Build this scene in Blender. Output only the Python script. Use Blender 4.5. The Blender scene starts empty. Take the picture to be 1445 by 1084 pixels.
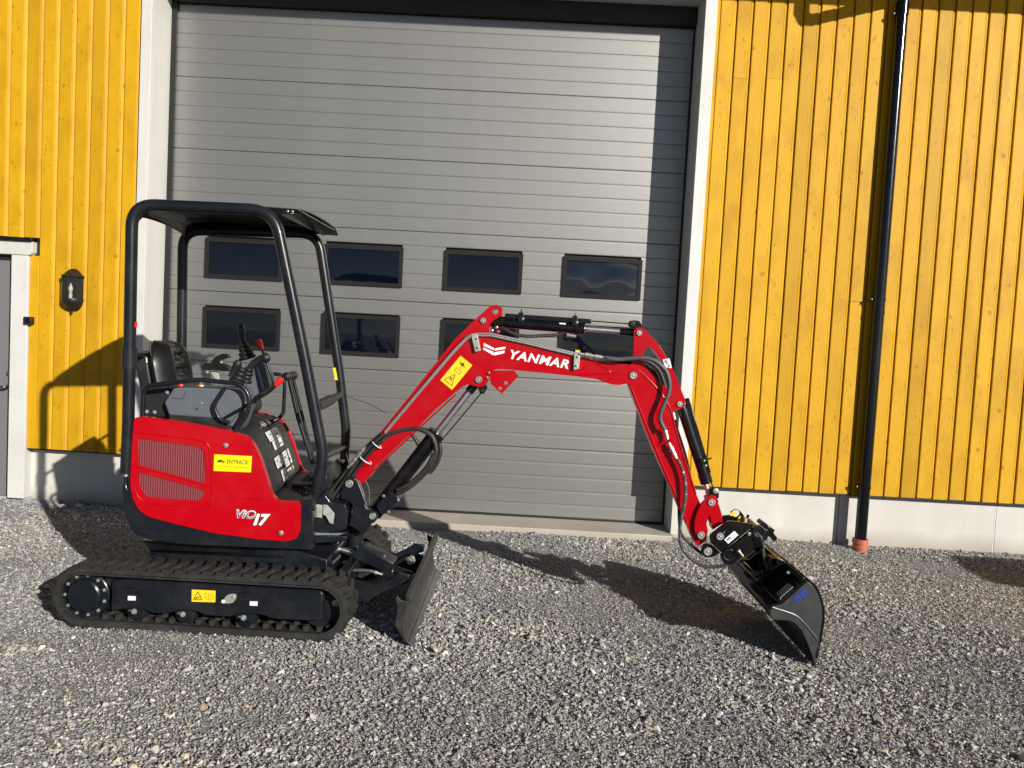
import bpy, bmesh, math, random
import numpy as np
from mathutils import Vector, Matrix
from mathutils.geometry import tessellate_polygon

random.seed(7); rng = np.random.default_rng(7)
SC = bpy.context.scene
COL = SC.collection
rad = math.radians

# ------------------------------------------------------------------ camera
CAM = Vector((0, 0, 1.6)); FPX = 1086.0; IW, IH = 1445.0, 1084.0
_p, _r, _y = rad(3.0588), rad(3.0883), rad(-0.684)
_f = Vector((math.sin(_y)*math.cos(_p), math.cos(_y)*math.cos(_p), -math.sin(_p)))
_r0 = Vector((math.cos(_y), -math.sin(_y), 0)); _u0 = _r0.cross(_f)
CR = _r0*math.cos(_r)+_u0*math.sin(_r); CU = -_r0*math.sin(_r)+_u0*math.cos(_r)
cd = bpy.data.cameras.new('camera'); cam = bpy.data.objects.new('camera', cd); COL.objects.link(cam)
cd.sensor_width = 36; cd.lens = FPX/IW*36; cd.clip_end = 2000; cd.clip_start = 0.05
m = Matrix((CR, CU, -_f)).transposed().to_4x4(); m.translation = CAM; cam.matrix_world = m
SC.camera = cam

# ------------------------------------------------------------------ light
SUNV = Vector((0.805, -1.0, 0.475)).normalized()
elev = math.asin(SUNV.z); azim = math.atan2(SUNV.x, SUNV.y)
w = bpy.data.worlds.new('World'); SC.world = w; w.use_nodes = True
nt = w.node_tree; bg = nt.nodes['Background']; sk = nt.nodes.new('ShaderNodeTexSky')
sk.sky_type = 'NISHITA'; sk.sun_disc = False; sk.sun_elevation = elev; sk.sun_rotation = azim
sk.air_density = 0.6; sk.dust_density = 0.2; sk.ozone_density = 1.0
nt.links.new(sk.outputs[0], bg.inputs[0]); bg.inputs[1].default_value = 0.05
sd = bpy.data.lights.new('sun', 'SUN'); sd.energy = 5.0; sd.angle = rad(0.53); sd.color = (1.0, 0.95, 0.87)
sun = bpy.data.objects.new('sun', sd); COL.objects.link(sun)
sun.rotation_euler = SUNV.to_track_quat('Z', 'Y').to_euler(); sun.location = (6, -8, 6)
SC.view_settings.view_transform = 'Standard'; SC.view_settings.look = 'None'
SC.view_settings.exposure = 0.31; SC.view_settings.gamma = 1.0; SC.view_settings.use_curve_mapping = False
SC.cycles.max_bounces = 6; SC.cycles.use_denoising = True

# ------------------------------------------------------------------ materials
def lin(c):
    if isinstance(c, str):
        c = [int(c[i:i+2], 16)/255 for i in (0, 2, 4)]
        c = [x/12.92 if x <= .04045 else ((x+.055)/1.055)**2.4 for x in c]
    return (*c, 1)
class NT:
    def __init__(s, name):
        s.m = bpy.data.materials.new(name); s.m.use_nodes = True; s.t = s.m.node_tree
        s.b = s.t.nodes['Principled BSDF']
    def n(s, typ, **kw):
        nd = s.t.nodes.new('ShaderNode'+typ)
        for k, v in kw.items():
            if k in nd.inputs: nd.inputs[k].default_value = v
            else: setattr(nd, k, v)
        return nd
    def l(s, a, b): s.t.links.new(a, b)
    def ramp(s, fac, stops, interp='LINEAR'):
        r = s.n('ValToRGB'); e = r.color_ramp.elements; r.color_ramp.interpolation = interp
        while len(e) < len(stops): e.new(0.5)
        for el, (p, c) in zip(e, stops): el.position = p; el.color = lin(c)
        s.l(fac, r.inputs[0]); return r.outputs[0]
    def mix(s, fac, a, b, mode='MIX'):
        r = s.n('Mix', data_type='RGBA', blend_type=mode)
        for v, i in ((fac, 0), (a, 6), (b, 7)):
            if hasattr(v, 'links') or isinstance(v, bpy.types.NodeSocket): s.l(v, r.inputs[i])
            else: r.inputs[i].default_value = v if i == 0 else lin(v)
        return r.outputs[2]
    def math(s, op, a, b=0.0, c=0.0):
        r = s.n('Math', operation=op)
        for i, v in enumerate((a, b, c)):
            if isinstance(v, bpy.types.NodeSocket): s.l(v, r.inputs[i])
            else: r.inputs[i].default_value = v
        return r.outputs[0]
    def bump(s, h, strength=.3, dist=.01):
        b = s.n('Bump', Strength=strength, Distance=dist); s.l(h, b.inputs['Height']); s.l(b.outputs[0], s.b.inputs['Normal'])
    def coord(s, scale=(1, 1, 1), rnd=False):
        tc = s.n('TexCoord'); mp = s.n('Mapping'); mp.inputs['Scale'].default_value = scale
        s.l(tc.outputs['Object'], mp.inputs[0])
        if rnd:
            oi = s.n('ObjectInfo'); v = s.n('VectorMath', operation='SCALE'); v.inputs[0].default_value = (37., 17., 53.)
            s.l(oi.outputs['Random'], v.inputs['Scale']); s.l(v.outputs[0], mp.inputs['Location'])
        return mp.outputs[0]
    def noise(s, vec, scale, detail=4, rough=.55):
        n = s.n('TexNoise'); n.inputs['Scale'].default_value = scale; n.inputs['Detail'].default_value = detail
        n.inputs['Roughness'].default_value = rough; s.l(vec, n.inputs['Vector']); return n.outputs['Fac']

def simple(name, col, rough=.5, metal=0, spec=.5, coat=0, var=.12, nscale=18, bump=0, bscale=200, dust=0.0, dustcol=(.28, .26, .22), rv=.12):
    """paint / plastic / metal with slight mottling, roughness variation and dust"""
    N = NT(name); v = N.coord()
    f = N.noise(v, nscale, 5)
    c0 = lin(col)
    a = tuple(x*(1-var) for x in c0[:3]); b = tuple(min(1, x*(1+var)) for x in c0[:3])
    c = N.ramp(f, [(.3, a), (.7, b)])
    if dust:
        g = N.noise(v, 7, 8, .7)
        fac = N.math('MULTIPLY', N.ramp(g, [(.45, (0, 0, 0)), (.75, (1, 1, 1))]), dust)
        c = N.mix(fac, c, dustcol)
    N.l(c, N.b.inputs['Base Color'])
    r = N.n('MapRange'); N.l(N.noise(v, nscale*2.3, 6, .7), r.inputs[0])
    r.inputs['From Min'].default_value = .3; r.inputs['From Max'].default_value = .7
    r.inputs['To Min'].default_value = max(0.02, rough-rv*rough); r.inputs['To Max'].default_value = min(1, rough+rv*rough*1.5)
    N.l(r.outputs[0], N.b.inputs['Roughness'])
    N.b.inputs['Metallic'].default_value = metal; N.b.inputs['Specular IOR Level'].default_value = spec
    if coat: N.b.inputs['Coat Weight'].default_value = coat; N.b.inputs['Coat Roughness'].default_value = .06
    if bump: N.bump(N.noise(v, bscale, 3), bump, .002)
    return N.m

M = {}
M['red'] = simple('red_paint', (.39, .0, .0055), .22, spec=.14, coat=.36, var=.03, nscale=5, bump=.04, bscale=30, dust=.03)
M['navy'] = simple('navy_black_paint', (.0065, .0085, .0125), .30, spec=.3, coat=.08, var=.1, bump=.04, bscale=60, dust=.05)
M['black'] = simple('black_gloss_paint', (.0035, .0035, .004), .2, spec=.4, coat=.2, var=.1, dust=.03)
M['blackm'] = simple('black_satin_plastic', (.011, .011, .012), .45, spec=.35, var=.15, bump=.12, bscale=500, dust=.06)
M['vinyl'] = simple('black_vinyl', (.006, .006, .006), .33, spec=.4, var=.1, bump=.1, bscale=350)
M['rubber'] = simple('track_rubber', (.019, .0185, .018), .7, spec=.3, var=.35, nscale=30, bump=.3, bscale=90, dust=.4, dustcol=(.075, .07, .062))
M['hose'] = simple('hose_rubber', (.014, .014, .015), .5, var=.2, dust=.1)
M['hosegrey'] = simple('grey_hydraulic_hose', (.06, .065, .075), .45, var=.2, dust=.1)
M['wrap'] = simple('grey_spiral_wrap', (.10, .10, .10), .3, spec=.8)
M['chrome'] = simple('chrome_rod', (.78, .80, .83), .32, metal=1, var=.03)
M['zinc'] = simple('zinc_plated_steel', (.46, .46, .44), .42, metal=.85, var=.15, nscale=60)
M['galv'] = simple('galvanised_bracket', (.42, .45, .40), .5, metal=.6, var=.2, nscale=25)
M['grey'] = simple('grey_console_plastic', (.085, .095, .115), .5, var=.06, bump=.1, bscale=600)
M['bladed'] = simple('dozer_blade_steel', (.024, .024, .025), .42, metal=.1, var=.25, nscale=14, dust=.3, dustcol=(.10, .095, .085), bump=.1, bscale=40)
M['bucket'] = simple('bucket_grey_primer', (.034, .035, .038), .36, var=.12, nscale=10, dust=.08)
M['redknob'] = simple('red_plastic_knob', (.75, .015, .012), .35, var=.03)
M['yellow'] = simple('yellow_sticker', (.80, .66, .0), .4, var=.02)
M['orangey'] = simple('warning_yellow', (.85, .58, .02), .4, var=.02)
M['white'] = simple('white_sticker', (.78, .78, .78), .4, var=.04)
M['ink'] = simple('black_ink', (.01, .01, .008), .5, var=.02)
M['greyink'] = simple('grey_ink', (.22, .24, .26), .5, var=.05)
M['blue'] = simple('blue_marking', (.01, .035, .32), .4, var=.1)
M['silverl'] = simple('silver_lettering', (.62, .64, .66), .3, var=.05)
M['frame'] = simple('window_frame_plastic', (.014, .0135, .013), .65, spec=.2, var=.08, bump=.08, bscale=300)
M['seal'] = simple('door_seal_rubber', (.008, .008, .010), .5)
M['pipe'] = simple('black_pipe_steel', (.004, .0045, .006), .17, spec=.4, coat=.15, var=.1)
M['collar'] = simple('terracotta_pvc', (.42, .115, .07), .5, var=.12, dust=.2)
M['lampm'] = simple('lamp_black_metal', (.010, .009, .008), .45, var=.2, bump=.2, bscale=150)
M['doorleaf'] = simple('grey_door_paint', (.155, .155, .155), .45, var=.03)
M['steel'] = simple('brushed_handle', (.35, .35, .35), .3, metal=1)
M['cream'] = simple('lamp_cream', (.7, .66, .55), .4)
M['mesh'] = None

def board_mat(name, c1, c2, knot, grain=.25, rough=.55):
    N = NT(name); v = N.coord((1, 1, .06), rnd=True); v2 = N.coord((1, 1, .55), rnd=True)
    oi = N.n('ObjectInfo')
    g = N.noise(v, 60, 5, .6); g2 = N.noise(v2, 5, 4)
    c = N.mix(g, c1, c2)
    tone = N.ramp(oi.outputs['Random'], [(0, (.82, .80, .74)), (.3, (1, 1, 1)), (.6, (.95, .92, .86)), (.8, (1.05, 1.06, 1.2)), (1, (.90, .88, .74))])
    c = N.mix(1.0, c, tone, 'MULTIPLY')
    c = N.mix(N.math('MULTIPLY', N.ramp(g2, [(.45, (0, 0, 0)), (.68, (1, 1, 1))]), .30), c, knot)
    # knots: sparse voronoi spots, flattened across the board
    vo = N.n('TexVoronoi', feature='F1'); vo.inputs['Scale'].default_value = 5.2; vo.inputs['Randomness'].default_value = 1
    N.l(N.coord((1, 1, .9), rnd=True), vo.inputs['Vector'])
    wob = N.noise(N.coord((1, 1, 1), rnd=True), 45, 3)
    d = N.math('ADD', vo.outputs['Distance'], N.math('MULTIPLY', N.math('SUBTRACT', wob, .5), .16))
    kn = N.ramp(d, [(.03, (1, 1, 1)), (.12, (0, 0, 0))])
    sel = N.n('SeparateColor'); N.l(vo.outputs['Color'], sel.inputs[0])
    kf = N.math('MULTIPLY', N.math('MULTIPLY', kn, N.math('GREATER_THAN', sel.outputs[0], .15)), .75)
    c = N.mix(kf, c, knot)
    # fine dark flecks
    fl = N.noise(N.coord((1, 1, .5), rnd=True), 42, 2, .5)
    c = N.mix(N.math('MULTIPLY', N.ramp(fl, [(.66, (0, 0, 0)), (.72, (1, 1, 1))]), .6), c, knot)
    N.l(c, N.b.inputs['Base Color']); N.b.inputs['Roughness'].default_value = rough; N.b.inputs['Specular IOR Level'].default_value = .24
    N.bump(N.math('ADD', N.math('MULTIPLY', g, .7), N.noise(v2, 160, 3)), grain, .0015)
    return N.m
M['board'] = board_mat('yellow_stained_cladding', (.525, .288, .006), (.61, .340, .008), (.27, .115, .002), .3, .56)
M['trim'] = board_mat('white_painted_timber', (.60, .605, .60), (.66, .66, .655), (.46, .46, .44), .35, .5)

def doorslat():
    N = NT('grey_embossed_door_steel'); v = N.coord((1, 1, 1))
    st = N.noise(N.coord((.12, 1, 1)), 420, 3, .6)
    big = N.noise(v, 1.3, 3)
    c = N.ramp(big, [(.3, (.31, .303, .288)), (.7, (.345, .337, .32))])
    c = N.mix(N.math('MULTIPLY', st, .35), c, (.26, .255, .243))
    N.l(c, N.b.inputs['Base Color']); N.b.inputs['Roughness'].default_value = .44
    N.b.inputs['Metallic'].default_value = .78
    N.bump(N.math('ADD', N.noise(v, 260, 2), N.math('MULTIPLY', N.noise(v, 5, 2), 2.5)), .35, .0012)
    return N.m
M['slat'] = doorslat()

def concrete():
    N = NT('plinth_render'); v = N.coord(); vs = N.coord((1, 1, .25))
    a = N.noise(v, 2.2, 6, .6); b = N.noise(v, 70, 5, .7); st = N.noise(N.coord((1, 1, .12)), 4.5, 4)
    c = N.ramp(a, [(.3, (.50, .485, .45)), (.7, (.58, .565, .53))])
    c = N.mix(N.math('MULTIPLY', N.ramp(st, [(.45, (0, 0, 0)), (.7, (1, 1, 1))]), .4), c, (.70, .68, .65))
    c = N.mix(N.math('MULTIPLY', b, .25), c, (.40, .38, .35))
    # splash dirt low down on the wall
    gp = N.n('NewGeometry'); sx = N.n('SeparateXYZ'); N.l(gp.outputs['Position'], sx.inputs[0])
    dz = N.math('ADD', sx.outputs['Z'], N.math('MULTIPLY', N.math('SUBTRACT', a, .5), .16))
    low = N.ramp(dz, [(.02, (1, 1, 1)), (.17, (0, 0, 0))])
    c = N.mix(N.math('MULTIPLY', low, .8), c, (.34, .30, .24))
    N.l(c, N.b.inputs['Base Color']); N.b.inputs['Roughness'].default_value = .85
    N.bump(N.math('ADD', b, a), .35, .003)
    return N.m
M['plinth'] = concrete()

def ground_mat():
    N = NT('crushed_gravel_base'); v = N.coord()
    vo = N.n('TexVoronoi'); vo.inputs['Scale'].default_value = 80; N.l(v, vo.inputs['Vector'])
    sep = N.n('SeparateColor'); N.l(vo.outputs['Color'], sep.inputs[0])
    c = N.ramp(sep.outputs[0], [(0, (.10, .10, .105)), (.4, (.24, .24, .24)), (.75, (.38, .37, .34)), (1, (.60, .58, .52))])
    big = N.noise(v, 1.1, 5, .6)
    c = N.mix(N.math('MULTIPLY', big, .35), c, (.24, .23, .205))
    N.l(c, N.b.inputs['Base Color']); N.b.inputs['Roughness'].default_value = .9
    N.bump(N.math('ADD', N.math('MULTIPLY', vo.outputs['Distance'], -1.0), N.math('MULTIPLY', N.noise(v, 300, 3), .5)), .9, .012)
    return N.m
M['ground'] = ground_mat()

def stone_mat():
    N = NT('crushed_stone'); oi = N.n('ObjectInfo'); v = N.coord((1, 1, 1))
    c = N.ramp(oi.outputs['Random'], [(0, (.10, .105, .12)), (.14, (.19, .195, .215)), (.32, (.28, .285, .30)), (.5, (.36, .355, .34)),
        (.66, (.45, .435, .40)), (.78, (.32, .33, .35)), (.86, (.58, .55, .48)), (.93, (.50, .42, .31)), (.955, (.40, .27, .17)), (.97, (.72, .70, .66))], 'CONSTANT')
    gp = N.n('NewGeometry')
    f = N.noise(gp.outputs['Position'], 170, 4, .65)
    c = N.mix(N.math('MULTIPLY', f, .35), c, (.48, .47, .45))
    big = N.noise(gp.outputs['Position'], .9, 4, .6)
    c = N.mix(1.0, c, N.ramp(big, [(.3, (.82, .83, .88)), (.7, (1.18, 1.13, 1.03))]), 'MULTIPLY')
    N.l(c, N.b.inputs['Base Color']); N.b.inputs['Roughness'].default_value = .75
    N.bump(f, .3, .002)
    return N.m
M['stone'] = stone_mat()

def pane_mat(name, col, bumpy, scale, spec=.5, dist=.02):
    N = NT(name); N.b.inputs['Base Color'].default_value = lin(col); N.b.inputs['Roughness'].default_value = .04
    N.b.inputs['Specular IOR Level'].default_value = spec
    v = N.coord((1, 1, 1.6), rnd=True)
    N.bump(N.noise(v, scale, 2, .4), bumpy, dist)
    return N.m
M['pane'] = pane_mat('dark_acrylic_pane', (.002, .003, .008), .06, 3)
M['panewavy'] = pane_mat('warped_acrylic_pane', (.008, .010, .014), .7, 1.5, 1.0, .11)

def glass_mat():
    N = NT('lamp_glass'); N.b.inputs['Base Color'].default_value = (.05, .05, .05, 1); N.b.inputs['Roughness'].default_value = .05
    N.b.inputs['Alpha'].default_value = .16
    return N.m
M['glass'] = glass_mat()

def mesh_grille():
    N = NT('pink_grey_radiator_mesh'); tc = N.n('TexCoord')
    w = N.n('TexWave', bands_direction='X', wave_profile='SIN'); w.inputs['Scale'].default_value = 26; w.inputs['Distortion'].default_value = .8
    N.l(tc.outputs['Object'], w.inputs['Vector'])
    w2 = N.n('TexWave', bands_direction='Z', wave_profile='SIN'); w2.inputs['Scale'].default_value = 40
    N.l(tc.outputs['Object'], w2.inputs['Vector'])
    f = N.math('MULTIPLY', w.outputs['Fac'], N.math('ADD', N.math('MULTIPLY', w2.outputs['Fac'], .4), .6))
    c = N.ramp(f, [(.15, (.10, .002, .006)), (.8, (.27, .065, .075))])
    N.l(c, N.b.inputs['Base Color']); N.b.inputs['Roughness'].default_value = .5
    N.bump(f, .5, .002)
    return N.m
M['mesh'] = mesh_grille()

# ------------------------------------------------------------------ helpers
def empty(name, loc, label=None, cat=None, group=None):
    o = bpy.data.objects.new(name, None); COL.objects.link(o); o.location = loc; o.empty_display_size = .1
    if label: tag(o, label, cat, group)
    return o
def tag(o, label=None, cat=None, group=None, kind=None):
    if label: o['label'] = label
    if cat: o['category'] = cat
    if group: o['group'] = group
    if kind: o['kind'] = kind
    return o
_world = {}
def put(o, parent):
    """parent an object whose matrix is given in world space"""
    if parent is not None:
        pm = _world.get(parent.name)
        if pm is None: pm = Matrix.Translation(parent.location) if parent.parent is None else Matrix.Identity(4)
        o.parent = parent; o.matrix_parent_inverse = pm.inverted()
        _world[o.name] = Matrix.Identity(4) if o.matrix_basis == Matrix.Identity(4) else o.matrix_basis.copy()
    else:
        _world[o.name] = o.matrix_basis.copy()

class MB:
    def __init__(s): s.v = []; s.f = []; s.sm = []
    def add(s, vs, fs, smooth=False):
        k = len(s.v); s.v += [tuple(v) for v in vs]; s.f += [tuple(i+k for i in f) for f in fs]; s.sm += [smooth]*len(fs); return s
    def box(s, a, b):
        x0, y0, z0 = a; x1, y1, z1 = b
        return s.obox(Vector(((x0+x1)/2, (y0+y1)/2, (z0+z1)/2)), Vector((abs(x1-x0)/2, 0, 0)), Vector((0, abs(y1-y0)/2, 0)), Vector((0, 0, abs(z1-z0)/2)))
    def obox(s, c, x, y, z):
        c, x, y, z = Vector(c), Vector(x), Vector(y), Vector(z); vs = [c+i*x+j*y+k*z for k in (-1, 1) for j in (-1, 1) for i in (-1, 1)]
        return s.add(vs, [(0, 2, 3, 1), (4, 5, 7, 6), (0, 1, 5, 4), (2, 6, 7, 3), (0, 4, 6, 2), (1, 3, 7, 5)])
    def prism(s, pts, vec, holes=()):
        """closed outline pts (world points) extruded along vec; holes are outlines too"""
        vec = Vector(vec); loops = [[Vector(p) for p in pts]]+[[Vector(p) for p in h] for h in holes]
        allp = [p for l in loops for p in l]; n = len(allp)
        if holes: tris = [tuple(t) for t in tessellate_polygon(loops)]
        else: tris = [tuple(range(n))]
        fs = list(tris)+[tuple(n+i for i in reversed(t)) for t in tris]
        k = 0
        for l in loops:
            c = len(l)
            for i in range(c): a, b = k+i, k+(i+1) % c; fs.append((a, b, b+n, a+n))
            k += c
        return s.add(allp+[p+vec for p in allp], fs)
    def strip(s, pts, vec, th):
        """open curve pts extruded along vec with thickness th (towards its left)"""
        pts = [Vector(p) for p in pts]; vec = Vector(vec); vn = vec.normalized(); off = []
        for i, p in enumerate(pts):
            t = (pts[min(i+1, len(pts)-1)]-pts[max(i-1, 0)]).normalized(); off.append(p+t.cross(vn)*th)
        return s.prism(pts+off[::-1], vec)
    def tube(s, path, r, n=10, closed=False, caps=True):
        path = [Vector(p) for p in path]; m_ = len(path)
        rs = r if isinstance(r, (list, tuple)) else [r]*m_
        t0 = (path[1]-path[0]).normalized(); up = Vector((0, 0, 1)) if abs(t0.z) < .9 else Vector((1, 0, 0))
        nrm = (up-t0*up.dot(t0)).normalized(); vs = []
        for i, p in enumerate(path):
            if closed: t = (path[(i+1) % m_]-path[i-1]).normalized()
            else: t = (path[min(i+1, m_-1)]-path[max(i-1, 0)]).normalized()
            nrm = (nrm-t*nrm.dot(t)).normalized(); bn = t.cross(nrm)
            for j in range(n):
                a = 2*math.pi*j/n; vs.append(p+(nrm*math.cos(a)+bn*math.sin(a))*rs[i])
        fs = []
        for i in range(m_-(0 if closed else 1)):
            i2 = (i+1) % m_
            for j in range(n):
                j2 = (j+1) % n; fs.append((i*n+j, i*n+j2, i2*n+j2, i2*n+j))
        s.add(vs, fs, True)
        if caps and not closed:
            k = len(s.v)-len(vs)
            s.f += [tuple(k+j for j in reversed(range(n))), tuple(k+(m_-1)*n+j for j in range(n))]; s.sm += [False, False]
        return s
    def cyl(s, a, b, r, n=20, r2=None): return s.tube([a, b], [r, r if r2 is None else r2], n)
    def lathe(s, base, axis, prof, n=24):
        """prof: (distance along axis, radius)"""
        base = Vector(base); axis = Vector(axis).normalized(); up = Vector((0, 0, 1)) if abs(axis.z) < .9 else Vector((1, 0, 0))
        u = (up-axis*up.dot(axis)).normalized(); v = axis.cross(u); vs = []
        for d, r in prof:
            for j in range(n):
                a = 2*math.pi*j/n; vs.append(base+axis*d+(u*math.cos(a)+v*math.sin(a))*max(r, 1e-5))
        fs = [(i*n+j, i*n+(j+1) % n, (i+1)*n+(j+1) % n, (i+1)*n+j) for i in range(len(prof)-1) for j in range(n)]
        fs += [tuple(reversed(range(n))), tuple((len(prof)-1)*n+j for j in range(n))]
        s.add(vs, fs, True); return s
    def mesh(s, name, mat):
        me = bpy.data.meshes.new(name); me.from_pydata(s.v, [], s.f)
        bm = bmesh.new(); bm.from_mesh(me); bmesh.ops.recalc_face_normals(bm, faces=bm.faces); bm.to_mesh(me); bm.free()
        me.materials.append(mat); return me
    def build(s, name, mat, parent=None, bevel=0, seg=2, angle=40, smooth=True):
        me = s.mesh(name, mat)
        if smooth:
            me.polygons.foreach_set('use_smooth', [True]*len(me.polygons)); me.set_sharp_from_angle(angle=rad(angle))
        o = bpy.data.objects.new(name, me); COL.objects.link(o); put(o, parent)
        if bevel:
            b = o.modifiers.new('bevel', 'BEVEL'); b.width = bevel; b.segments = seg; b.limit_method = 'ANGLE'; b.angle_limit = rad(38)
            b.harden_normals = False
        return o

def copy_of(o, parent, mat4):
    c = o.copy(); COL.objects.link(c); c.parent = None; c.matrix_parent_inverse = Matrix.Identity(4); c.matrix_basis = mat4; put(c, parent); return c

def spline(pts, k=6):
    pts = [Vector(p) for p in pts]; out = []
    for i in range(len(pts)-1):
        p0 = pts[max(i-1, 0)]; p1 = pts[i]; p2 = pts[i+1]; p3 = pts[min(i+2, len(pts)-1)]
        for j in range(k):
            t = j/k; out.append(.5*((2*p1)+(p2-p0)*t+(2*p0-5*p1+4*p2-p3)*t*t+(3*p1-p0-3*p2+p3)*t**3))
    out.append(pts[-1]); return out
def fillet(pts, r, k=6, closed=False):
    """round the corners of a polyline"""
    pts = [Vector(p) for p in pts]; out = []; n = len(pts)
    rng_ = range(n)
    for i in rng_:
        if not closed and i in (0, n-1): out.append(pts[i]); continue
        a, b, c = pts[i-1], pts[i], pts[(i+1) % n]
        ri = r[i] if isinstance(r, (list, tuple)) else r
        d = min(ri, (a-b).length*.49, (c-b).length*.49)
        if d < 1e-4: out.append(b); continue
        p, q = b+(a-b).normalized()*d, b+(c-b).normalized()*d
        for j in range(k+1):
            t = j/k; out.append(p*(1-t)**2+b*2*t*(1-t)+q*t*t)
    return out

class Frame:
    """an upright plane through origin o, facing direction turned by angle a about Z; points are read off at a given lateral offset"""
    def __init__(s, o, a): s.o = Vector(o); s.F = Vector((math.cos(a), math.sin(a), 0)); s.L = Vector((-math.sin(a), math.cos(a), 0))
    def at(s, x, y, off):
        d = CR*((x-IW/2)/FPX)+CU*((IH/2-y)/FPX)+_f
        return CAM+d*(((s.o-CAM).dot(s.L)+off)/d.dot(s.L))
    def P(s, pts, off): return [s.at(x, y, off) for x, y in pts]
    def prism(s, mb, pts, o0, o1, holes=(), fil=0, fk=4):
        p = s.P(pts, o0)
        if fil: p = fillet(p, fil, fk, True)
        return mb.prism(p, s.L*(o1-o0), [s.P(h, o0) if not isinstance(h[0], Vector) else h for h in holes])
    def T(s, pts): return [s.at(*p) for p in pts]
WF = Frame((0, 0, 0), 0)          # world-aligned: offset = Y
BF = Frame((-1.62, 4.54, 0), rad(6.5))   # slewed upper body
AF = Frame((-0.99, 4.50, 0), rad(-2.2))  # boom and arm
def W(x, y, Y): return WF.at(x, y, Y)
def circ(c, u, v, r, n=16): return [c+u*math.cos(2*math.pi*i/n)*r+v*math.sin(2*math.pi*i/n)*r for i in range(n)]
Z = Vector((0, 0, 1)); X = Vector((1, 0, 0)); Y = Vector((0, 1, 0))

def text(s, name, p0, pr, pu, mat, parent, proud, bold=0.0, shear=0.0, spacing=1.0, th=.0008):
    """lettering whose box runs from bottom-left p0 to bottom-right pr and up to pu"""
    cu = bpy.data.curves.new(name, 'FONT'); cu.body = s; cu.offset = bold; cu.shear = shear; cu.space_character = spacing; cu.resolution_u = 3
    o = bpy.data.objects.new(name, cu); COL.objects.link(o); dg = bpy.context.evaluated_depsgraph_get(); dg.update()
    me = bpy.data.meshes.new_from_object(o.evaluated_get(dg)); bpy.data.objects.remove(o); bpy.data.curves.remove(cu)
    co = np.array([v.co[:] for v in me.vertices]); lo, hi = co.min(0), co.max(0)
    p0, ux, uy = Vector(p0), Vector(pr)-Vector(p0), Vector(pu)-Vector(p0); nz = ux.cross(uy).normalized()
    for v in me.vertices:
        a = (v.co.x-lo[0])/(hi[0]-lo[0]); b = (v.co.y-lo[1])/(hi[1]-lo[1]); v.co = p0+ux*a+uy*b+nz*proud
    me.materials.clear(); me.materials.append(mat); me.name = name
    o = bpy.data.objects.new(name, me); COL.objects.link(o); put(o, parent)
    return o
def decal(name, quad, mat, parent, th=.0012, fil=.004):
    p = [Vector(q) for q in quad]; n = (p[1]-p[0]).cross(p[2]-p[0]).normalized()
    if n.dot(CAM-p[0]) < 0: n = -n
    pf = fillet(p, fil, 3, True) if fil else p
    return MB().prism([q+n*.0004 for q in pf], n*th).build(name, mat, parent)
def line_art(polys, quad, mat, name, parent, wid=.05, proud=.0022):
    """thin printed strokes; coordinates 0..1 inside quad (bl, br, tr, tl)"""
    p = [Vector(q) for q in quad]; n = (p[1]-p[0]).cross(p[3]-p[0]).normalized()
    if n.dot(CAM-p[0]) < 0: n = -n
    def q(u, v): return p[0]+(p[1]-p[0])*u+(p[3]-p[0])*v+n*proud
    h = (p[3]-p[0]).length*wid/2; mb = MB()
    for pl in polys:
        for a, b in zip(pl[:-1], pl[1:]):
            A, B = q(*a), q(*b); t = (B-A); 
            if t.length < 1e-6: continue
            t.normalize(); s_ = t.cross(n)*h
            mb.add([A-s_-t*h*.5, B-s_+t*h*.5, B+s_+t*h*.5, A+s_-t*h*.5], [(0, 1, 2, 3)])
    return mb.build(name, mat, parent, smooth=False)
def bolt(name, c, axis, r, parent, mat=None, h=.012, hexr=True):
    mb = MB(); axis = Vector(axis).normalized()
    mb.lathe(c, axis, [(0, r), (h*.25, r), (h*.3, r*.72)], 16)
    mb.lathe(Vector(c)+axis*h*.3, axis, [(0, r*.62), (h*.6, r*.62), (h*.7, r*.45), (h*.35, r*.28)], 6 if hexr else 14)
    return mb.build(name, mat or M['zinc'], parent, angle=25)

# ================================================================== SETTING
def hfun(x, y):
    h = .006*np.sin(1.3*x+.7*y+1)+.005*np.sin(2.9*x-1.7*y)+.004*np.sin(5.1*y+3.3*x)+.003*np.sin(9*x+4*y)*np.sin(7*y-2*x)
    return h-.004
def hfull(x, y):
    near = np.clip((y-5.9)/.6, 0, 1); side = np.clip((x-1.4)/.5, 0, 1)
    return hfun(x, y)+.03*near**2*side+.012*near**2*np.clip((-3.3-x)/.3, 0, 1)
def grid_ground():
    xs = np.concatenate([[-500, -150, -50, -20, -12, -9], np.linspace(-7.5, 7.5, 251), [9, 12, 20, 50, 150, 500]])
    ys = np.concatenate([[-500, -150, -50, -20, -8, -3, 0], np.linspace(1, 6.9, 101), [8, 12, 40, 150, 500]])
    gx, gy = np.meshgrid(xs, ys); fade = np.clip((9-np.abs(gx))/1.5, 0, 1)*np.clip(gy+1, 0, 1)*np.clip(8-gy, 0, 1)
    z = hfull(gx, gy)*fade-.010
    n = len(xs); v = np.stack([gx, gy, z], -1).reshape(-1, 3)
    f = [(j*n+i, j*n+i+1, (j+1)*n+i+1, (j+1)*n+i) for j in range(len(ys)-1) for i in range(n-1)]
    me = bpy.data.meshes.new('ground'); me.from_pydata(v.tolist(), [], f); me.materials.append(M['ground'])
    me.polygons.foreach_set('use_smooth', [True]*len(f))
    o = bpy.data.objects.new('ground', me); COL.objects.link(o); tag(o, kind='structure'); return o
grid_ground()

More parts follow.
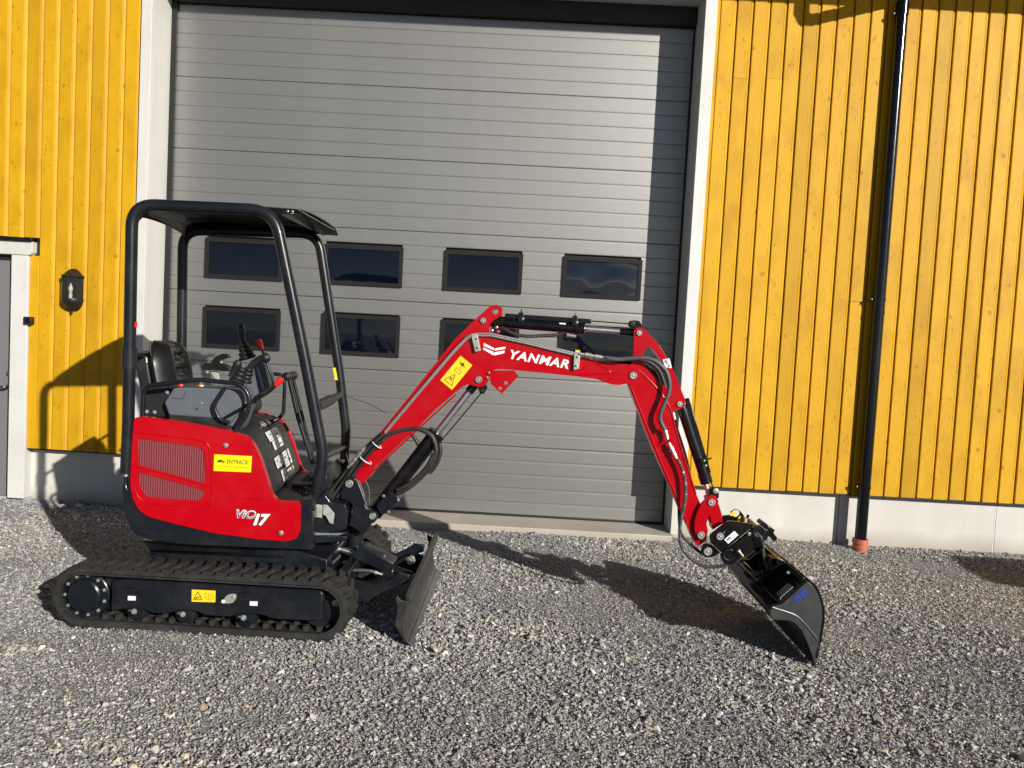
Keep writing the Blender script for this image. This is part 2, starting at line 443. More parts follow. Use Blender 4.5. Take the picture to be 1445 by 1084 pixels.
def gravel():
    protos = []
    for i in range(9):
        r = np.random.default_rng(100+i); n = 14
        p = r.normal(size=(n, 3)); p /= np.linalg.norm(p, axis=1)[:, None]; p *= r.uniform(.75, 1.1, (n, 1))
        p *= np.array([1, r.uniform(.6, .95), r.uniform(.28, .62)])
        bm = bmesh.new()
        for q in p: bm.verts.new(q)
        bmesh.ops.convex_hull(bm, input=bm.verts)
        bmesh.ops.delete(bm, geom=[v for v in bm.verts if not v.link_faces], context='VERTS')
        me = bpy.data.meshes.new('stone'); bm.to_mesh(me); bm.free(); me.materials.append(M['stone'])
        protos.append(bpy.data.objects.new('stone', me))
    x0, x1, y0, y1 = -5.8, 6.2, 2.1, 6.60
    A = (x1-x0)*(y1-y0); n = int(A*8600)
    x = rng.uniform(x0, x1, n); y = rng.uniform(y0, y1, n)
    nx_ = int(9.0*6.0*2*3600); xa = rng.uniform(-9.0, 9.0, nx_); ya = rng.uniform(.6, 6.6, nx_)      # thinner cover round the middle of the yard
    far_ = (xa < x0) | (xa > x1) | (ya < y0); x = np.concatenate([x, xa[far_]]); y = np.concatenate([y, ya[far_]])
    keep = ~((y > 6.46) & (x > -3.25) & (x < 1.36))
    keep &= ~((x > 2.87) & (x < 3.0) & (y > 6.39))
    x, y = x[keep], y[keep]; n = len(x)
    s = np.clip(rng.lognormal(math.log(.0061), .45, n), .0045, .03)
    # patches of finer and coarser stone
    pat = np.sin(1.7*x+2.1*y)+np.sin(3.1*x-1.3*y+2)+np.sin(.9*x+4*y+5)
    s *= 1+.07*pat
    from mathutils import noise as mn
    cell = {}
    def fines(a, b):
        k_ = (int(a*12), int(b*12))
        if k_ not in cell: cell[k_] = mn.fractal(Vector((a*.9, b*1.4, 3.1)), 1.0, 2.0, 4)
        return cell[k_]
    fn = np.array([fines(a, b) for a, b in zip(x, y)])
    fw_ = np.clip((fn-.12)/.35, 0, 1)                       # patches of packed fines
    s *= 1-.34*fw_; s *= 1+.22*np.clip((-fn-.15)/.3, 0, 1)
    s[rng.random(n) < .0016] *= 2.0
    s[(x < x0) | (x > x1) | (y < y0)] *= 1.35
    z = hfull(x, y)+rng.uniform(-.6, .55, n)*s-.002
    me = bpy.data.meshes.new('gravel'); me.from_pydata(np.stack([x, y, z], 1).tolist(), [], [])
    a = me.attributes.new('rot', 'FLOAT_VECTOR', 'POINT'); R = np.stack([rng.normal(0, .38, n), rng.normal(0, .38, n), rng.uniform(0, 6.283, n)], 1)
    a.data.foreach_set('vector', R.astype('f').ravel())
    a = me.attributes.new('scl', 'FLOAT_VECTOR', 'POINT'); S = s[:, None]*rng.uniform(.8, 1.25, (n, 3))
    a.data.foreach_set('vector', S.astype('f').ravel())
    a = me.attributes.new('idx', 'INT', 'POINT'); a.data.foreach_set('value', rng.integers(0, 9, n).astype('i'))
    o = bpy.data.objects.new('gravel', me); COL.objects.link(o)
    tag(o, 'crushed grey stone gravel covering the yard', 'gravel', kind='stuff')
    ng = bpy.data.node_groups.new('gravel_scatter', 'GeometryNodeTree')
    ng.interface.new_socket('Geometry', in_out='INPUT', socket_type='NodeSocketGeometry')
    ng.interface.new_socket('Geometry', in_out='OUTPUT', socket_type='NodeSocketGeometry')
    N = ng.nodes; gi = N.new('NodeGroupInput'); go = N.new('NodeGroupOutput'); ip = N.new('GeometryNodeInstanceOnPoints'); jn = N.new('GeometryNodeJoinGeometry')
    for q in protos:
        oi = N.new('GeometryNodeObjectInfo'); oi.inputs['Object'].default_value = q; oi.inputs['As Instance'].default_value = True
        ng.links.new(oi.outputs['Geometry'], jn.inputs[0])
    def attr(name, t):
        a = N.new('GeometryNodeInputNamedAttribute'); a.data_type = t; a.inputs['Name'].default_value = name
        return [q for q in a.outputs if q.enabled and q.name == 'Attribute'][0]
    e2r = N.new('FunctionNodeEulerToRotation'); ng.links.new(attr('rot', 'FLOAT_VECTOR'), e2r.inputs[0])
    ng.links.new(gi.outputs[0], ip.inputs['Points']); ng.links.new(jn.outputs[0], ip.inputs['Instance'])
    ip.inputs['Pick Instance'].default_value = True; ng.links.new(attr('idx', 'INT'), ip.inputs['Instance Index'])
    ng.links.new(e2r.outputs[0], ip.inputs['Rotation']); ng.links.new(attr('scl', 'FLOAT_VECTOR'), ip.inputs['Scale'])
    ng.links.new(ip.outputs[0], go.inputs[0])
    md = o.modifiers.new('scatter', 'NODES'); md.node_group = ng
gravel()

# ------------------------------------------------------------------ building
YC, YT, YP, YD = 6.530, 6.508, 6.610, 6.889   # cladding face, trim face, plinth face, door face
ZP, ZTOP = .470, 5.25
JL, JR, JT = -3.233, 1.348, 4.578              # garage opening
bld = empty('workshop_building', (0, 6.6, 0), 'yellow timber clad workshop building with white trim and pale concrete plinth', 'building')
def board_mesh(z0, z1):
    prof = [(0, .03), (0, .004), (.003, .0008), (.008, 0), (.102, 0), (.1065, .0055), (.109, .0055), (.1115, .0035), (.1305, .0155), (.1335, .022), (.1335, .03)]
    return MB().prism([(x, y, z0) for x, y in prof], (0, 0, z1-z0)).mesh('board', M['board'])
bm_full, bm_door, bm_head = board_mesh(ZP, ZTOP), board_mesh(2.275, ZTOP), board_mesh(4.68, ZTOP)
def put_board(x, me):
    if me is bm_full and random.random() < .09:     # butt joint somewhere up the wall
        zc = random.choice((1.35, 2.1, 2.75, 3.55, 4.05))+random.uniform(-.2, .2)
        for z0, z1 in ((ZP, zc-.0015), (zc+.0015, ZTOP)):
            o = bpy.data.objects.new('board', board_mesh(z0, z1)); COL.objects.link(o); o.location = (x, YC+random.uniform(-.0018, .0018), random.uniform(-.0005, .0005)); put(o, bld)
        return
    o = bpy.data.objects.new('board', me); COL.objects.link(o); o.location = (x, YC+random.uniform(-.0012, .0012), random.uniform(-.004, .002)); put(o, bld)
PB = .1378
xb = 2.444-7*PB                                # right-hand run starts behind the trim
k = 0
x = 1.452
while 2.444-PB*(8-k) < 7.4:
    x = 2.444-PB*(8-k)
    if x > 1.36: put_board(x, bm_full)
    k += 1
k = 0
while True:
    x = -3.462-PB*k+.002
    if x < -8: break
    if x > -4.20 or x < -5.6: put_board(x, bm_full)
    else: put_board(x, bm_door)
    k += 1
MB().box((1.36, YC, ZP), (2.444-7*PB-.004, YC+.03, ZTOP)).build('board', M['board'], bld, bevel=.003)
MB().box((-4.226, YC, ZP), (-4.1505, YC+.03, 2.12)).build('board', M['board'], bld, bevel=.003)
k = 0
while JL+.03+PB*k < JR-.1: put_board(JL+.03+PB*k, bm_head); k += 1
MB().box((-8.2, YC+.031, ZP-.0), (-5.42, 6.95, ZTOP)).box((-4.36, YC+.031, ZP), (JL-.07, 6.95, ZTOP)).box((-5.42, YC+.031, 2.2), (-4.36, 6.95, ZTOP))\
    .box((JR+.07, YC+.031, ZP), (7.8, 6.95, ZTOP)).box((JL-.07, YC+.031, JT+.05), (JR+.07, 6.95, ZTOP)).build('wall_core', M['seal'], bld)
# white trims and reveals
NAIL = MB().lathe((0, 0, 0), -Y, [(0, .0035), (.0012, .003), (.0016, .001)], 8).mesh('nail', M['greyink'])
def tb(a, b, name='trim_board', mat='trim', bev=.003): return MB().box(a, b).build(name, M[mat], bld, bevel=bev)
tb((JL-.088, YT, ZP-.01), (JL, YT+.05, JT+.1)); tb((JR, YT, ZP-.012), (JR+.098, YT+.05, JT+.1))
tb((JL+.0, YT+.001, JT), (JR-.0, YT+.05, JT+.1))
tb((JL-.06, YT+.052, .03), (JL-.003, 6.95, JT+.02), 'reveal_board'); tb((JR+.003, YT+.052, .03), (JR+.06, 6.95, JT+.02), 'reveal_board')
tb((JL-.003, YT+.052, JT+.003), (JR+.003, 6.95, JT+.05), 'reveal_board')
for zn in [.62+.6*i for i in range(7)]:
    for xn in (JL-.07, JL-.022, JR+.022, JR+.078):
        o = bpy.data.objects.new('nail', NAIL); COL.objects.link(o); o.location = (xn+random.uniform(-.004, .004), YT-.0005, zn+random.uniform(-.01, .01)); put(o, bld)
# dark metal strip where cladding ends above the plinth
MB().box((-4.22, YC+.004, ZP-.012), (JL-.09, YP+.02, ZP-.002)).build('drip_strip', M['seal'], bld)
MB().box((JR+.1, YC+.004, ZP-.012), (7.6, YP+.02, ZP-.002)).build('drip_strip', M['seal'], bld)
# plinth panels with narrow joints
for a, b in ((-8.2, -5.46), (-4.232, JL-.004), (JR+.004, 2.79), (2.796, 4.135), (4.141, 5.9), (5.906, 7.8)):
    MB().box((a, YP, -.3), (b, 6.98, ZP-.013)).build('plinth_panel', M['plinth'], bld, bevel=.003)
MB().box((4.128, YP-.0015, -.05), (4.136, YP+.02, ZP-.015)).build('joint_filler', M['trim'], bld)
MB().box((JL-.0, 6.475, -.2), (JR, 7.2, .036)).build('threshold', M['plinth'], bld, bevel=.006)
MB().box((JL, 6.985, -.2), (JR, 7.1, ZTOP)).build('inner_wall', M['seal'], bld)
# roof edge, soffit and gutter above the picture: they shade the top of the wall
MB().prism([(-8.6, 5.66, 5.06), (-8.6, 7.4, 5.30), (-8.6, 7.4, 5.62), (-8.6, 5.60, 5.34), (-8.6, 5.60, 5.06)], (16.8, 0, 0)).build('roof', M['trim'], bld)
g = MB(); gp = [Vector((-8.6, 5.53+.075*math.cos(math.radians(a)), 5.075+.075*math.sin(math.radians(a)))) for a in range(180, 361, 15)]
g.strip(gp, (16.8, 0, 0), .004).build('gutter', M['pipe'], bld)

# ------------------------------------------------------------------ garage door
gd = empty('garage_door', (-.94, YD, .04), 'closed grey ribbed sectional garage door with two rows of dark windows', 'garage door')
DX0, DX1 = -3.195, 1.344
WX = [(-2.881, -2.183), (-1.815, -1.109), (-.744, -.043), (.311, 1.014)]
WZ = [(2.034, 2.391), (1.412, 1.776)]
SEG = {}
def slat(x0, x1, k):
    key = (round(x0, 3), round(x1, 3), k % 5 == 0)
    if key not in SEG:
        g0 = .006 if k % 5 == 0 else .0
        prof = [(g0*.6, .03), (g0*.6, .004), (g0*.6+.003, .0008), (.012, 0), (.108, 0), (.1205, .0008), (.122, .004), (.125, .0045), (.125, .03)]
        SEG[key] = MB().prism([(x0, y, z) for z, y in prof], (x1-x0, 0, 0)).mesh('door_slat', M['slat'])
    o = bpy.data.objects.new('door_slat', SEG[key]); COL.objects.link(o); o.location = (0, YD, .075+.125*k-.035+random.uniform(-.0006, .0006)); put(o, gd)
for k in range(35):
    if k in (11, 12, 13, 16, 17, 18):
        xs = [DX0]+[v for a, b in WX for v in (a+.01, b-.01)]+[DX1]
        for i in range(0, len(xs), 2): slat(xs[i], xs[i+1], k)
    else: slat(DX0, DX1, k)
MB().box((DX0, YD+.031, .04), (DX1, YD+.05, 4.42)).build('door_core', M['seal'], gd)
MB().box((JL+.002, YD-.03, .037), (DX0+.008, YD+.05, 4.419)).build('side_seal', M['seal'], gd)
MB().box((DX1-.012, YD-.012, .037), (JR+.002, YD+.05, 4.419)).build('side_seal', M['seal'], gd)
MB().box((DX0+.008, YD-.008, .037), (DX1-.012, YD+.02, .058)).build('bottom_seal', M['seal'], gd, bevel=.004)
MB().box((JL+.002, YD-.06, 4.42), (JR-.002, YD+.05, 4.5755)).build('top_housing', M['seal'], gd, bevel=.003)
for r, (z0, z1) in enumerate(WZ):
    for c, (x0, x1) in enumerate(WX):
        fw = .036
        out = [(x0, YD-.017, z0), (x1, YD-.017, z0), (x1, YD-.017, z1), (x0, YD-.017, z1)]
        inn = [(x0+fw, YD-.017, z0+fw), (x1-fw, YD-.017, z0+fw), (x1-fw, YD-.017, z1-fw), (x0+fw, YD-.017, z1-fw)]
        fo = MB().prism(fillet([Vector(p) for p in out], .008, 3, True), (0, .05, 0), [fillet([Vector(p) for p in inn], .012, 3, True)]).build('window', M['frame'], gd, bevel=.004)
        fo['label'] = 'dark framed door window, %s from left in the %s row' % (('first', 'second', 'third', 'fourth')[c], ('upper', 'lower')[r])
        bx = MB(); nx, nz = 14, 8
        bul = .009 if (r, c) == (0, 3) else .0015
        vs = []
        for j in range(nz+1):
            for i in range(nx+1):
                u, v = i/nx, j/nz; vs.append((x0+fw-.004+(x1-x0-2*fw+.008)*u, YD-.004-bul*16*u*(1-u)*v*(1-v), z0+fw-.004+(z1-z0-2*fw+.008)*v))
        bx.add(vs, [(j*(nx+1)+i, j*(nx+1)+i+1, (j+1)*(nx+1)+i+1, (j+1)*(nx+1)+i) for j in range(nz) for i in range(nx)])
        bx.build('pane', M['panewavy' if (r, c) == (0, 3) else 'pane'], fo, angle=80)

# ------------------------------------------------------------------ entry door at the left edge
ed = empty('entry_door', (-4.9, 6.6, 0), 'grey flush entry door in white surround at the left edge', 'door')
MB().box((-5.40, 6.60, .035), (-4.392, 6.65, 2.105)).build('door_leaf', M['doorleaf'], ed, bevel=.003)
MB().box((-5.36, 6.575, .035), (-5.30, 6.597, 2.105)).build('door_stop', M['seal'], ed)
MB().box((-4.392, 6.58, .02), (-4.372, 6.66, 2.125)).build('door_gasket', M['seal'], ed)
MB().box((-5.46, 6.58, 2.107), (-4.372, 6.66, 2.125)).build('door_gasket', M['seal'], ed)
MB().box((-4.371, YT-.002, .035), (-4.228, 6.66, 2.118)).build('side_casing', M['trim'], ed, bevel=.003)
MB().box((-5.60, YT-.002, .035), (-5.462, 6.66, 2.118)).build('side_casing', M['trim'], ed, bevel=.003)
MB().prism([(-5.64, YT-.012, 2.12), (-4.21, YT-.012, 2.12), (-4.19, YT-.012, 2.145), (-4.19, YT-.012, 2.235), (-5.64, YT-.012, 2.235)], (0, .1, 0)).build('head_casing', M['trim'], ed, bevel=.003)
MB().box((-5.68, YT-.045, 2.238), (-4.18, YC+.02, 2.262)).build('drip_cap', M['black'], ed, bevel=.002)
MB().box((-5.46, 6.56, -.1), (-4.235, 6.98, .03)).build('doorstep', M['plinth'], ed, bevel=.004)
hb = MB(); hb.lathe((-4.43, 6.599, .985), (0, -1, 0), [(0, .026), (.008, .026), (.01, .012), (.05, .011)], 20)
hb.tube(fillet([(-4.43, 6.55, .985), (-4.43, 6.535, .985), (-4.60, 6.535, .985)], .012), .0105, 12).build('handle', M['steel'], ed)
MB().lathe((-4.43, 6.599, 1.10), (0, -1, 0), [(0, .026), (.01, .025), (.012, .012), (.02, .012)], 20).build('lock', M['steel'], ed)

# bell box beside the door
db = empty('door_bell', (-4.205, 6.53, 1.56), 'small black push button box on the white door trim', 'doorbell')
MB().box((-4.245, 6.478, 1.535), (-4.175, 6.529, 1.60)).build('housing', M['blackm'], db, bevel=.008, seg=3)
MB().lathe((-4.205, 6.478, 1.567), (0, -1, 0), [(0, .017), (.008, .016), (.010, .008)], 18).build('button', M['black'], db)

# ------------------------------------------------------------------ wall lantern
wl = empty('wall_lantern', (-3.838, 6.53, 1.65), 'black half-round wall lantern on the yellow boards left of the garage door', 'wall lamp')
lx = -3.838; yb = 6.524
MB().prism(fillet([Vector(p) for p in [(lx-.075, yb, 1.72), (lx-.04, yb, 1.672), (lx+.04, yb, 1.672), (lx+.075, yb, 1.72), (lx+.075, yb, 1.93), (lx+.04, yb, 2.0), (lx-.04, yb, 2.0), (lx-.075, yb, 1.93)]], .02, 4, True), (0, -.015, 0)).build('back_plate', M['lampm'], wl, bevel=.003)
def half(prof, n=6):
    mb = MB(); vs = []
    for z, r in prof:
        for j in range(n+1):
            a = math.pi*j/n; vs.append((lx+r*math.cos(a), yb-.015-r*math.sin(a)*1.05, z))
    m_ = n+1
    fs = [(i*m_+j, i*m_+j+1, (i+1)*m_+j+1, (i+1)*m_+j) for i in range(len(prof)-1) for j in range(n)]
    fs += [(i*m_, (i+1)*m_, (i+1)*m_+n, i*m_+n) for i in range(len(prof)-1)]
    fs += [tuple(range(m_)), tuple(range((len(prof)-1)*m_, len(prof)*m_))]
    mb.add(vs, fs); return mb
half([(1.955, .094), (1.962, .096), (1.975, .078), (1.998, .055), (2.018, .035), (2.026, .012)], 8).build('lamp_cap', M['lampm'], wl, angle=50)
half([(1.672, .008), (1.685, .03), (1.70, .055), (1.735, .083), (1.765, .09), (1.772, .088)], 8).build('lamp_bowl', M['lampm'], wl, angle=50)
MB().lathe((lx, yb-.03, 1.675), (0, 0, -1), [(0, .012), (.012, .008), (.02, .010), (.028, .003)], 12).build('finial', M['lampm'], wl)
for j in range(5):
    a = math.pi*j/4; c = Vector((lx+.082*math.cos(a), yb-.018-.086*math.sin(a), 0))
    MB().box((c.x-.0035, c.y-.0035, 1.768), (c.x+.0035, c.y+.0035, 1.958)).build('glazing_bar', M['lampm'], wl, bevel=.001)
for j in range(4):
    a0, a1 = math.pi*j/4, math.pi*(j+1)/4
    A, B = [Vector((lx+.080*math.cos(a), yb-.018-.084*math.sin(a), 1.77)) for a in (a0, a1)]
    n_ = (B-A).cross(Z).normalized()*.002
    MB().prism([A, B, B+Z*.187, A+Z*.187], n_).build('glass_pane', M['glass'], wl)
bu = MB(); bu.lathe((lx, yb-.055, 1.775), (0, 0, 1), [(0, .014), (.04, .014), (.042, .010)], 14).build('bulb_holder', M['cream'], wl)
MB().lathe((lx, yb-.055, 1.818), (0, 0, 1), [(0, .008), (.02, .016), (.045, .018), (.07, .008), (.085, .002)], 14).build('bulb', M['cream'], wl)

# ------------------------------------------------------------------ rain pipe
dp = empty('downpipe', (2.932, 6.465, .08), 'glossy black downpipe fixed to the yellow wall on the right', 'downpipe')
PX, PY, PR = 2.932, 6.465, .047
MB().tube([(PX, PY, .085), (PX, PY, 2.02)], PR, 28).build('pipe_length', M['pipe'], dp)
MB().tube([(PX, PY, 2.00), (PX, PY, 2.03), (PX, PY, 2.031), (PX, PY, 4.47)], [PR+.003, PR+.003, PR, PR], 28).build('pipe_length', M['pipe'], dp)
MB().tube([(PX, PY, 4.455), (PX, PY, 4.53), (PX, PY, 4.532), (PX, PY-.02, 4.575), (PX, PY-.07, 4.62), (PX, 5.66, 4.80), (PX, 5.58, 4.84), (PX, 5.55, 4.90), (PX, 5.545, 4.91), (PX, 5.545, 5.01)],
    [PR+.004, PR+.004, PR, PR, PR, PR, PR, PR, PR+.004, PR+.004], 28).build('swan_neck', M['pipe'], dp)
for z in (.55, 2.12, 4.44):
    c = Vector((PX, PY, z)); mb = MB(); mb.tube([c-Z*.012, c+Z*.012], PR+.004, 28)
    mb.box((PX-PR-.03, PY-.004, z-.012), (PX-PR, PY+.004, z+.012)); mb.box((PX-.012, PY+PR, z-.012), (PX+.012, 6.54, z+.012))
    br = mb.build('pipe_bracket', M['pipe'], dp)
    MB().lathe((PX-PR-.018, PY-.004, z), (0, -1, 0), [(0, .007), (.006, .006), (.008, .003)], 8).build('screw', M['zinc'], br)
dc = empty('drain_collar', (PX, PY, 0), 'terracotta plastic drain collar at the foot of the black downpipe', 'drain')
MB().lathe((PX, PY, -.05), Z, [(0, .058), (.075, .058), (.078, .0625), (.095, .0625), (.098, .058), (.118, .058), (.122, .064), (.158, .064), (.160, .056), (.150, .0505), (.10, .0505)], 36).build('collar', M['collar'], dc)

# unseen bin shape, added out of frame as stand-in for an unknown shadow caster
wb = empty('shadow_caster_bin', (5.66, 3.98, 0), 'unseen black bin shape added beyond the right edge of the yard to cast a shadow', 'shadow caster')
bx0, by0 = 5.66, 3.98
bv = [(bx0+a*sx, by0+b*sy, z) for z, sx, sy in ((.06, .22, .25), (.98, .27, .33)) for a, b in ((-1, -1), (1, -1), (1, 1), (-1, 1))]
MB().add(bv, [(0, 1, 2, 3), (4, 5, 6, 7), (0, 1, 5, 4), (1, 2, 6, 5), (2, 3, 7, 6), (3, 0, 4, 7)]).build('caster_body', M['blackm'], wb, bevel=.02)
MB().box((bx0-.29, by0-.36, .982), (bx0+.29, by0+.34, 1.03)).build('lid', M['blackm'], wb, bevel=.02)
MB().cyl((bx0-.2, by0+.39, .98), (bx0+.2, by0+.39, .98), .016).build('handle', M['blackm'], wb)
for sx in (-1, 1): MB().cyl((bx0+sx*.24, by0+.24, .1), (bx0+sx*.29, by0+.24, .1), .1, 24).build('wheel', M['rubber'], wb)

# ================================================================== EXCAVATOR
ex = empty('mini_excavator', (-1.6, 4.54, 0), 'red and black tracked mini excavator standing on the gravel with its bucket down', 'excavator')
def px(mb, fr, pts, o0, o1, holes=(), fil=0): return fr.prism(mb, pts, o0, o1, holes, fil)

# ------------------------------------------------------------------ tracks
TL, TR, TRAD, ZC = -2.218, -.992, .153, .160
per_straight = TR-TL; per = 2*per_straight+2*math.pi*TRAD
def track_pt(s, r=TRAD):
    """point and outward normal on the loop at arc length s (clockwise from top left)"""
    s %= per
    if s < per_straight: return Vector((TL+s, 0, ZC+r)), Vector((0, 0, 1))
    s -= per_straight
    if s < math.pi*TRAD:
        a = math.pi/2-s/TRAD; n = Vector((math.cos(a), 0, math.sin(a))); return Vector((TR, 0, ZC))+n*r, n
    s -= math.pi*TRAD
    if s < per_straight: return Vector((TR-s, 0, ZC-r)), Vector((0, 0, -1))
    s -= per_straight; a = -math.pi/2-s/TRAD; n = Vector((math.cos(a), 0, math.sin(a))); return Vector((TL, 0, ZC))+n*r, n
def lug_mesh(w_, d, h, sk, name='tread_lug'):
    """block on the belt: x along travel, y across, z outward; skewed chevron half"""
    b = [(-d/2, 0), (d/2, 0), (d/2+sk, w_), (-d/2+sk, w_)]; t = [(x*.72+(0 if y == 0 else sk*.28), y*(.92)+.004) for x, y in b]
    vs = [(x, y, -.003) for x, y in b]+[(x, y, h) for x, y in t]
    return MB().add(vs, [(0, 1, 2, 3), (4, 5, 6, 7), (0, 1, 5, 4), (1, 2, 6, 5), (2, 3, 7, 6), (3, 0, 4, 7)]).mesh(name, M['rubber'])
LUG = [lug_mesh(.104, .050, .018, .020), lug_mesh(.104, .050, .018, -.020)]
TOOTH = MB().obox((0, 0, -.012), (.013, 0, 0), (0, .016, 0), (0, 0, .014)).mesh('drive_tooth', M['rubber'])
def make_track(y0, y1, near):
    sgn = 1 if near else -1
    yc = (y0+y1)/2; wd = y1-y0
    mb = MB(); n = 140
    outer = [track_pt(per*i/n, TRAD)[0]+Y*(y0+.004) for i in range(n)]; inner = [track_pt(per*i/n, TRAD-.022)[0]+Y*(y0+.004) for i in range(n)]
    mb.prism(outer, (0, wd-.008, 0), [inner])
    belt = mb.build('rubber_track', M['rubber'], ex, bevel=.004, angle=50)
    rim = MB()
    rim_o = [track_pt(per*i/n, TRAD-.024)[0]+Y*(y0+.001) for i in range(n)]; rim_i = [track_pt(per*i/n, TRAD-.033)[0]+Y*(y0+.001) for i in range(n)]
    for yy in (y0+.001, y1-.028): rim.prism([p+Y*(yy-y0-.001) for p in rim_o], (0, .027, 0), [[p+Y*(yy-y0-.001) for p in rim_i]])
    rim.build('belt_rim', M['rubber'], belt, angle=50)
    nl = 48
    for k in range(nl):
        for row in (0, 1):
            p, nv = track_pt(per*(k+.5*row)/nl)
            t = nv.cross(Y)
            ya = y0+.006 if row == 0 else yc+.004
            mt = Matrix((t, Y, nv)).transposed().to_4x4(); mt.translation = p+Y*ya
            if mt.to_3x3().determinant() < 0:
                t = -t; mt = Matrix((t, Y, nv)).transposed().to_4x4(); mt.translation = p+Y*ya
            o = bpy.data.objects.new('tread_lug', LUG[row]); COL.objects.link(o); o.matrix_basis = mt; put(o, belt)
    for k in range(nl):
        p, nv = track_pt(per*k/nl, TRAD-.022)
        for yy in (yc-.04, yc+.04):
            t = nv.cross(Y); mt = Matrix((t, Y, nv)).transposed().to_4x4()
            if mt.to_3x3().determinant() < 0: mt = Matrix((-t, Y, nv)).transposed().to_4x4()
            mt.translation = p+Y*yy; o = bpy.data.objects.new('drive_tooth', TOOTH); COL.objects.link(o); o.matrix_basis = mt; put(o, belt)
    # frame box between the belt runs
    yf = y0+.022 if near else y1-.022
    pr = [(-2.075, .250), (-1.985, .262), (-.985, .262), (-.968, .246), (-.968, .118), (-.985, .10), (-1.23, .096), (-1.27, .112), (-1.345, .118), (-1.41, .112),
          (-1.45, .094), (-1.58, .094), (-1.62, .110), (-1.665, .116), (-1.73, .112), (-1.78, .090), (-1.86, .090), (-1.90, .106), (-1.95, .110), (-2.0, .106), (-2.075, .086)]
    ya, yb_ = (yf, yf+.14) if near else (yf-.14, yf)
    tf = MB().prism([(x, ya, z) for x, z in pr], (0, yb_-ya, 0)).build('track_frame', M['navy'], ex, bevel=.006)
    MB().prism([(-2.07, ya-.0015, .247), (-1.985, ya-.0015, .259), (-.99, ya-.0015, .259), (-.975, ya-.0015, .245), (-2.07, ya-.0015, .236)], (0, .004, 0)).build('frame_lip', M['navy'], tf)
    # sprocket and travel motor
    sc = Vector((TL-.012, ya-.002, ZC-.004)); ax = -Y*sgn if near else Y
    sp = MB(); sp.lathe((sc.x, yc+.03*sgn, sc.z), -Y*sgn, [(0, .12), (.02, .124), (.03, .11)], 30)
    for j in range(20):
        a = 2*math.pi*j/20; d = Vector((math.cos(a), 0, math.sin(a))); sp.obox(Vector((sc.x, yc+.018*sgn, sc.z))+d*.122, d*.012, Y*.012, d.cross(Y)*.009)
    spo = sp.build('sprocket', M['navy'], ex, bevel=0)
    fa = yf+.035*sgn
    MB().lathe((sc.x, fa+.03*sgn, sc.z), -Y*sgn, [(0, .125), (.03, .125), (.034, .120), (.036, .092), (.052, .088), (.058, .080), (.062, .03)], 36).build('motor_cover', M['navy'], spo, angle=30)
    for j in range(11):
        a = rad(-80+j*32.7); bolt('bolt', Vector((sc.x+.106*math.cos(a), fa-.005*sgn, sc.z+.106*math.sin(a))), -Y*sgn, .0095, spo, h=.011)
    MB().prism([(sc.x+.09, fa+.02*sgn, ZC+.09), (sc.x+.17, fa+.02*sgn, ZC+.10), (sc.x+.17, fa+.02*sgn, ZC-.085), (sc.x+.10, fa+.02*sgn, ZC-.08), (sc.x+.135, fa+.02*sgn, ZC)], (0, .02*sgn, 0)).build('motor_bracket', M['navy'], spo, bevel=.002)
    MB().lathe((TR, yc-.03, ZC), Y, [(0, .06), (0, .112), (.012, .122), (.048, .122), (.06, .112), (.06, .06)], 34).build('idler_wheel', M['navy'], ex, angle=30)
    bolt('bolt', (TR+.075, yf+.06*sgn, ZC+.02), -Y*sgn, .017, tf, M['galv'])
    for xx in (-1.952, -1.697, -1.378):
        c = Vector((xx, yf+.03*sgn, .090))
        ro = MB().lathe(c+Y*.028*sgn, -Y*sgn, [(0, .05), (0, .058), (.012, .0615), (.018, .060), (.019, .050), (.024, .049), (.030, .053), (.034, .044), (.036, .01)], 30).build('track_roller', M['navy'], ex, angle=30)
        bolt('bolt', Vector((xx, yf-.0005*sgn, .096)), -Y*sgn, .0155, ro, h=.02)
        MB().obox((xx-.022, yf-.002*sgn, .10), (.006, 0, .002), (0, .002, 0), (0, 0, .003)).build('locking_tab', M['zinc'], ro)
    return tf, ya
tfN, yaN = make_track(3.90, 4.13, True)
tfF, yaF = make_track(4.95, 5.18, False)
# tie-down pockets, decals and cover plate on the near frame
for (x0, x1, z) in ((-2.045, -1.955, .196), (-1.405, -1.305, .205)):
    MB().box((x0, yaN-.004, z-.018), (x1, yaN+.01, z+.018)).build('tie_down_pocket', M['seal'], tfN, bevel=.004)
    MB().prism(fillet([Vector(p) for p in [(x0-.012, yaN-.012, z+.022), (x1+.012, yaN-.012, z+.022), (x1+.006, yaN-.012, z-.004), (x0-.006, yaN-.012, z-.004)]], .008, 3, True), (0, .014, 0)).build('pocket_lip', M['navy'], tfN, bevel=.002)
Y0 = yaN-.0005
def dq(pts, Yp): return [W(x, y, Yp) for x, y in pts]
q = dq([(270.5, 849), (304, 850), (304.3, 833.5), (270.8, 832)], Y0)
d1 = decal('warning_sticker', q, M['orangey'], tfN)
line_art([[(.08, .18), (.44, .18), (.26, .85), (.08, .18)], [(.16, .26), (.24, .42), (.33, .36), (.38, .50)], [(.14, .30), (.25, .28)]], q, M['ink'], 'pictogram', d1, .055)
line_art([[(.57, .30), (.57, .72), (.73, .65), (.90, .72), (.90, .30), (.73, .24), (.57, .30)], [(.73, .65), (.73, .24)], [(.6, .5), (.70, .46)], [(.77, .46), (.87, .5)]], q, M['redknob'], 'pictogram', d1, .03)
for xs in (180.5, 352.5):
    yy = 841 if xs < 200 else 848.5
    dd = decal('tie_down_sticker', dq([(xs, yy+6), (xs+11, yy+6.4), (xs+11.2, yy+.4), (xs+.2, yy)], Y0), M['white'], tfN, fil=.001)
c = W(323.5, 844.5, Y0)
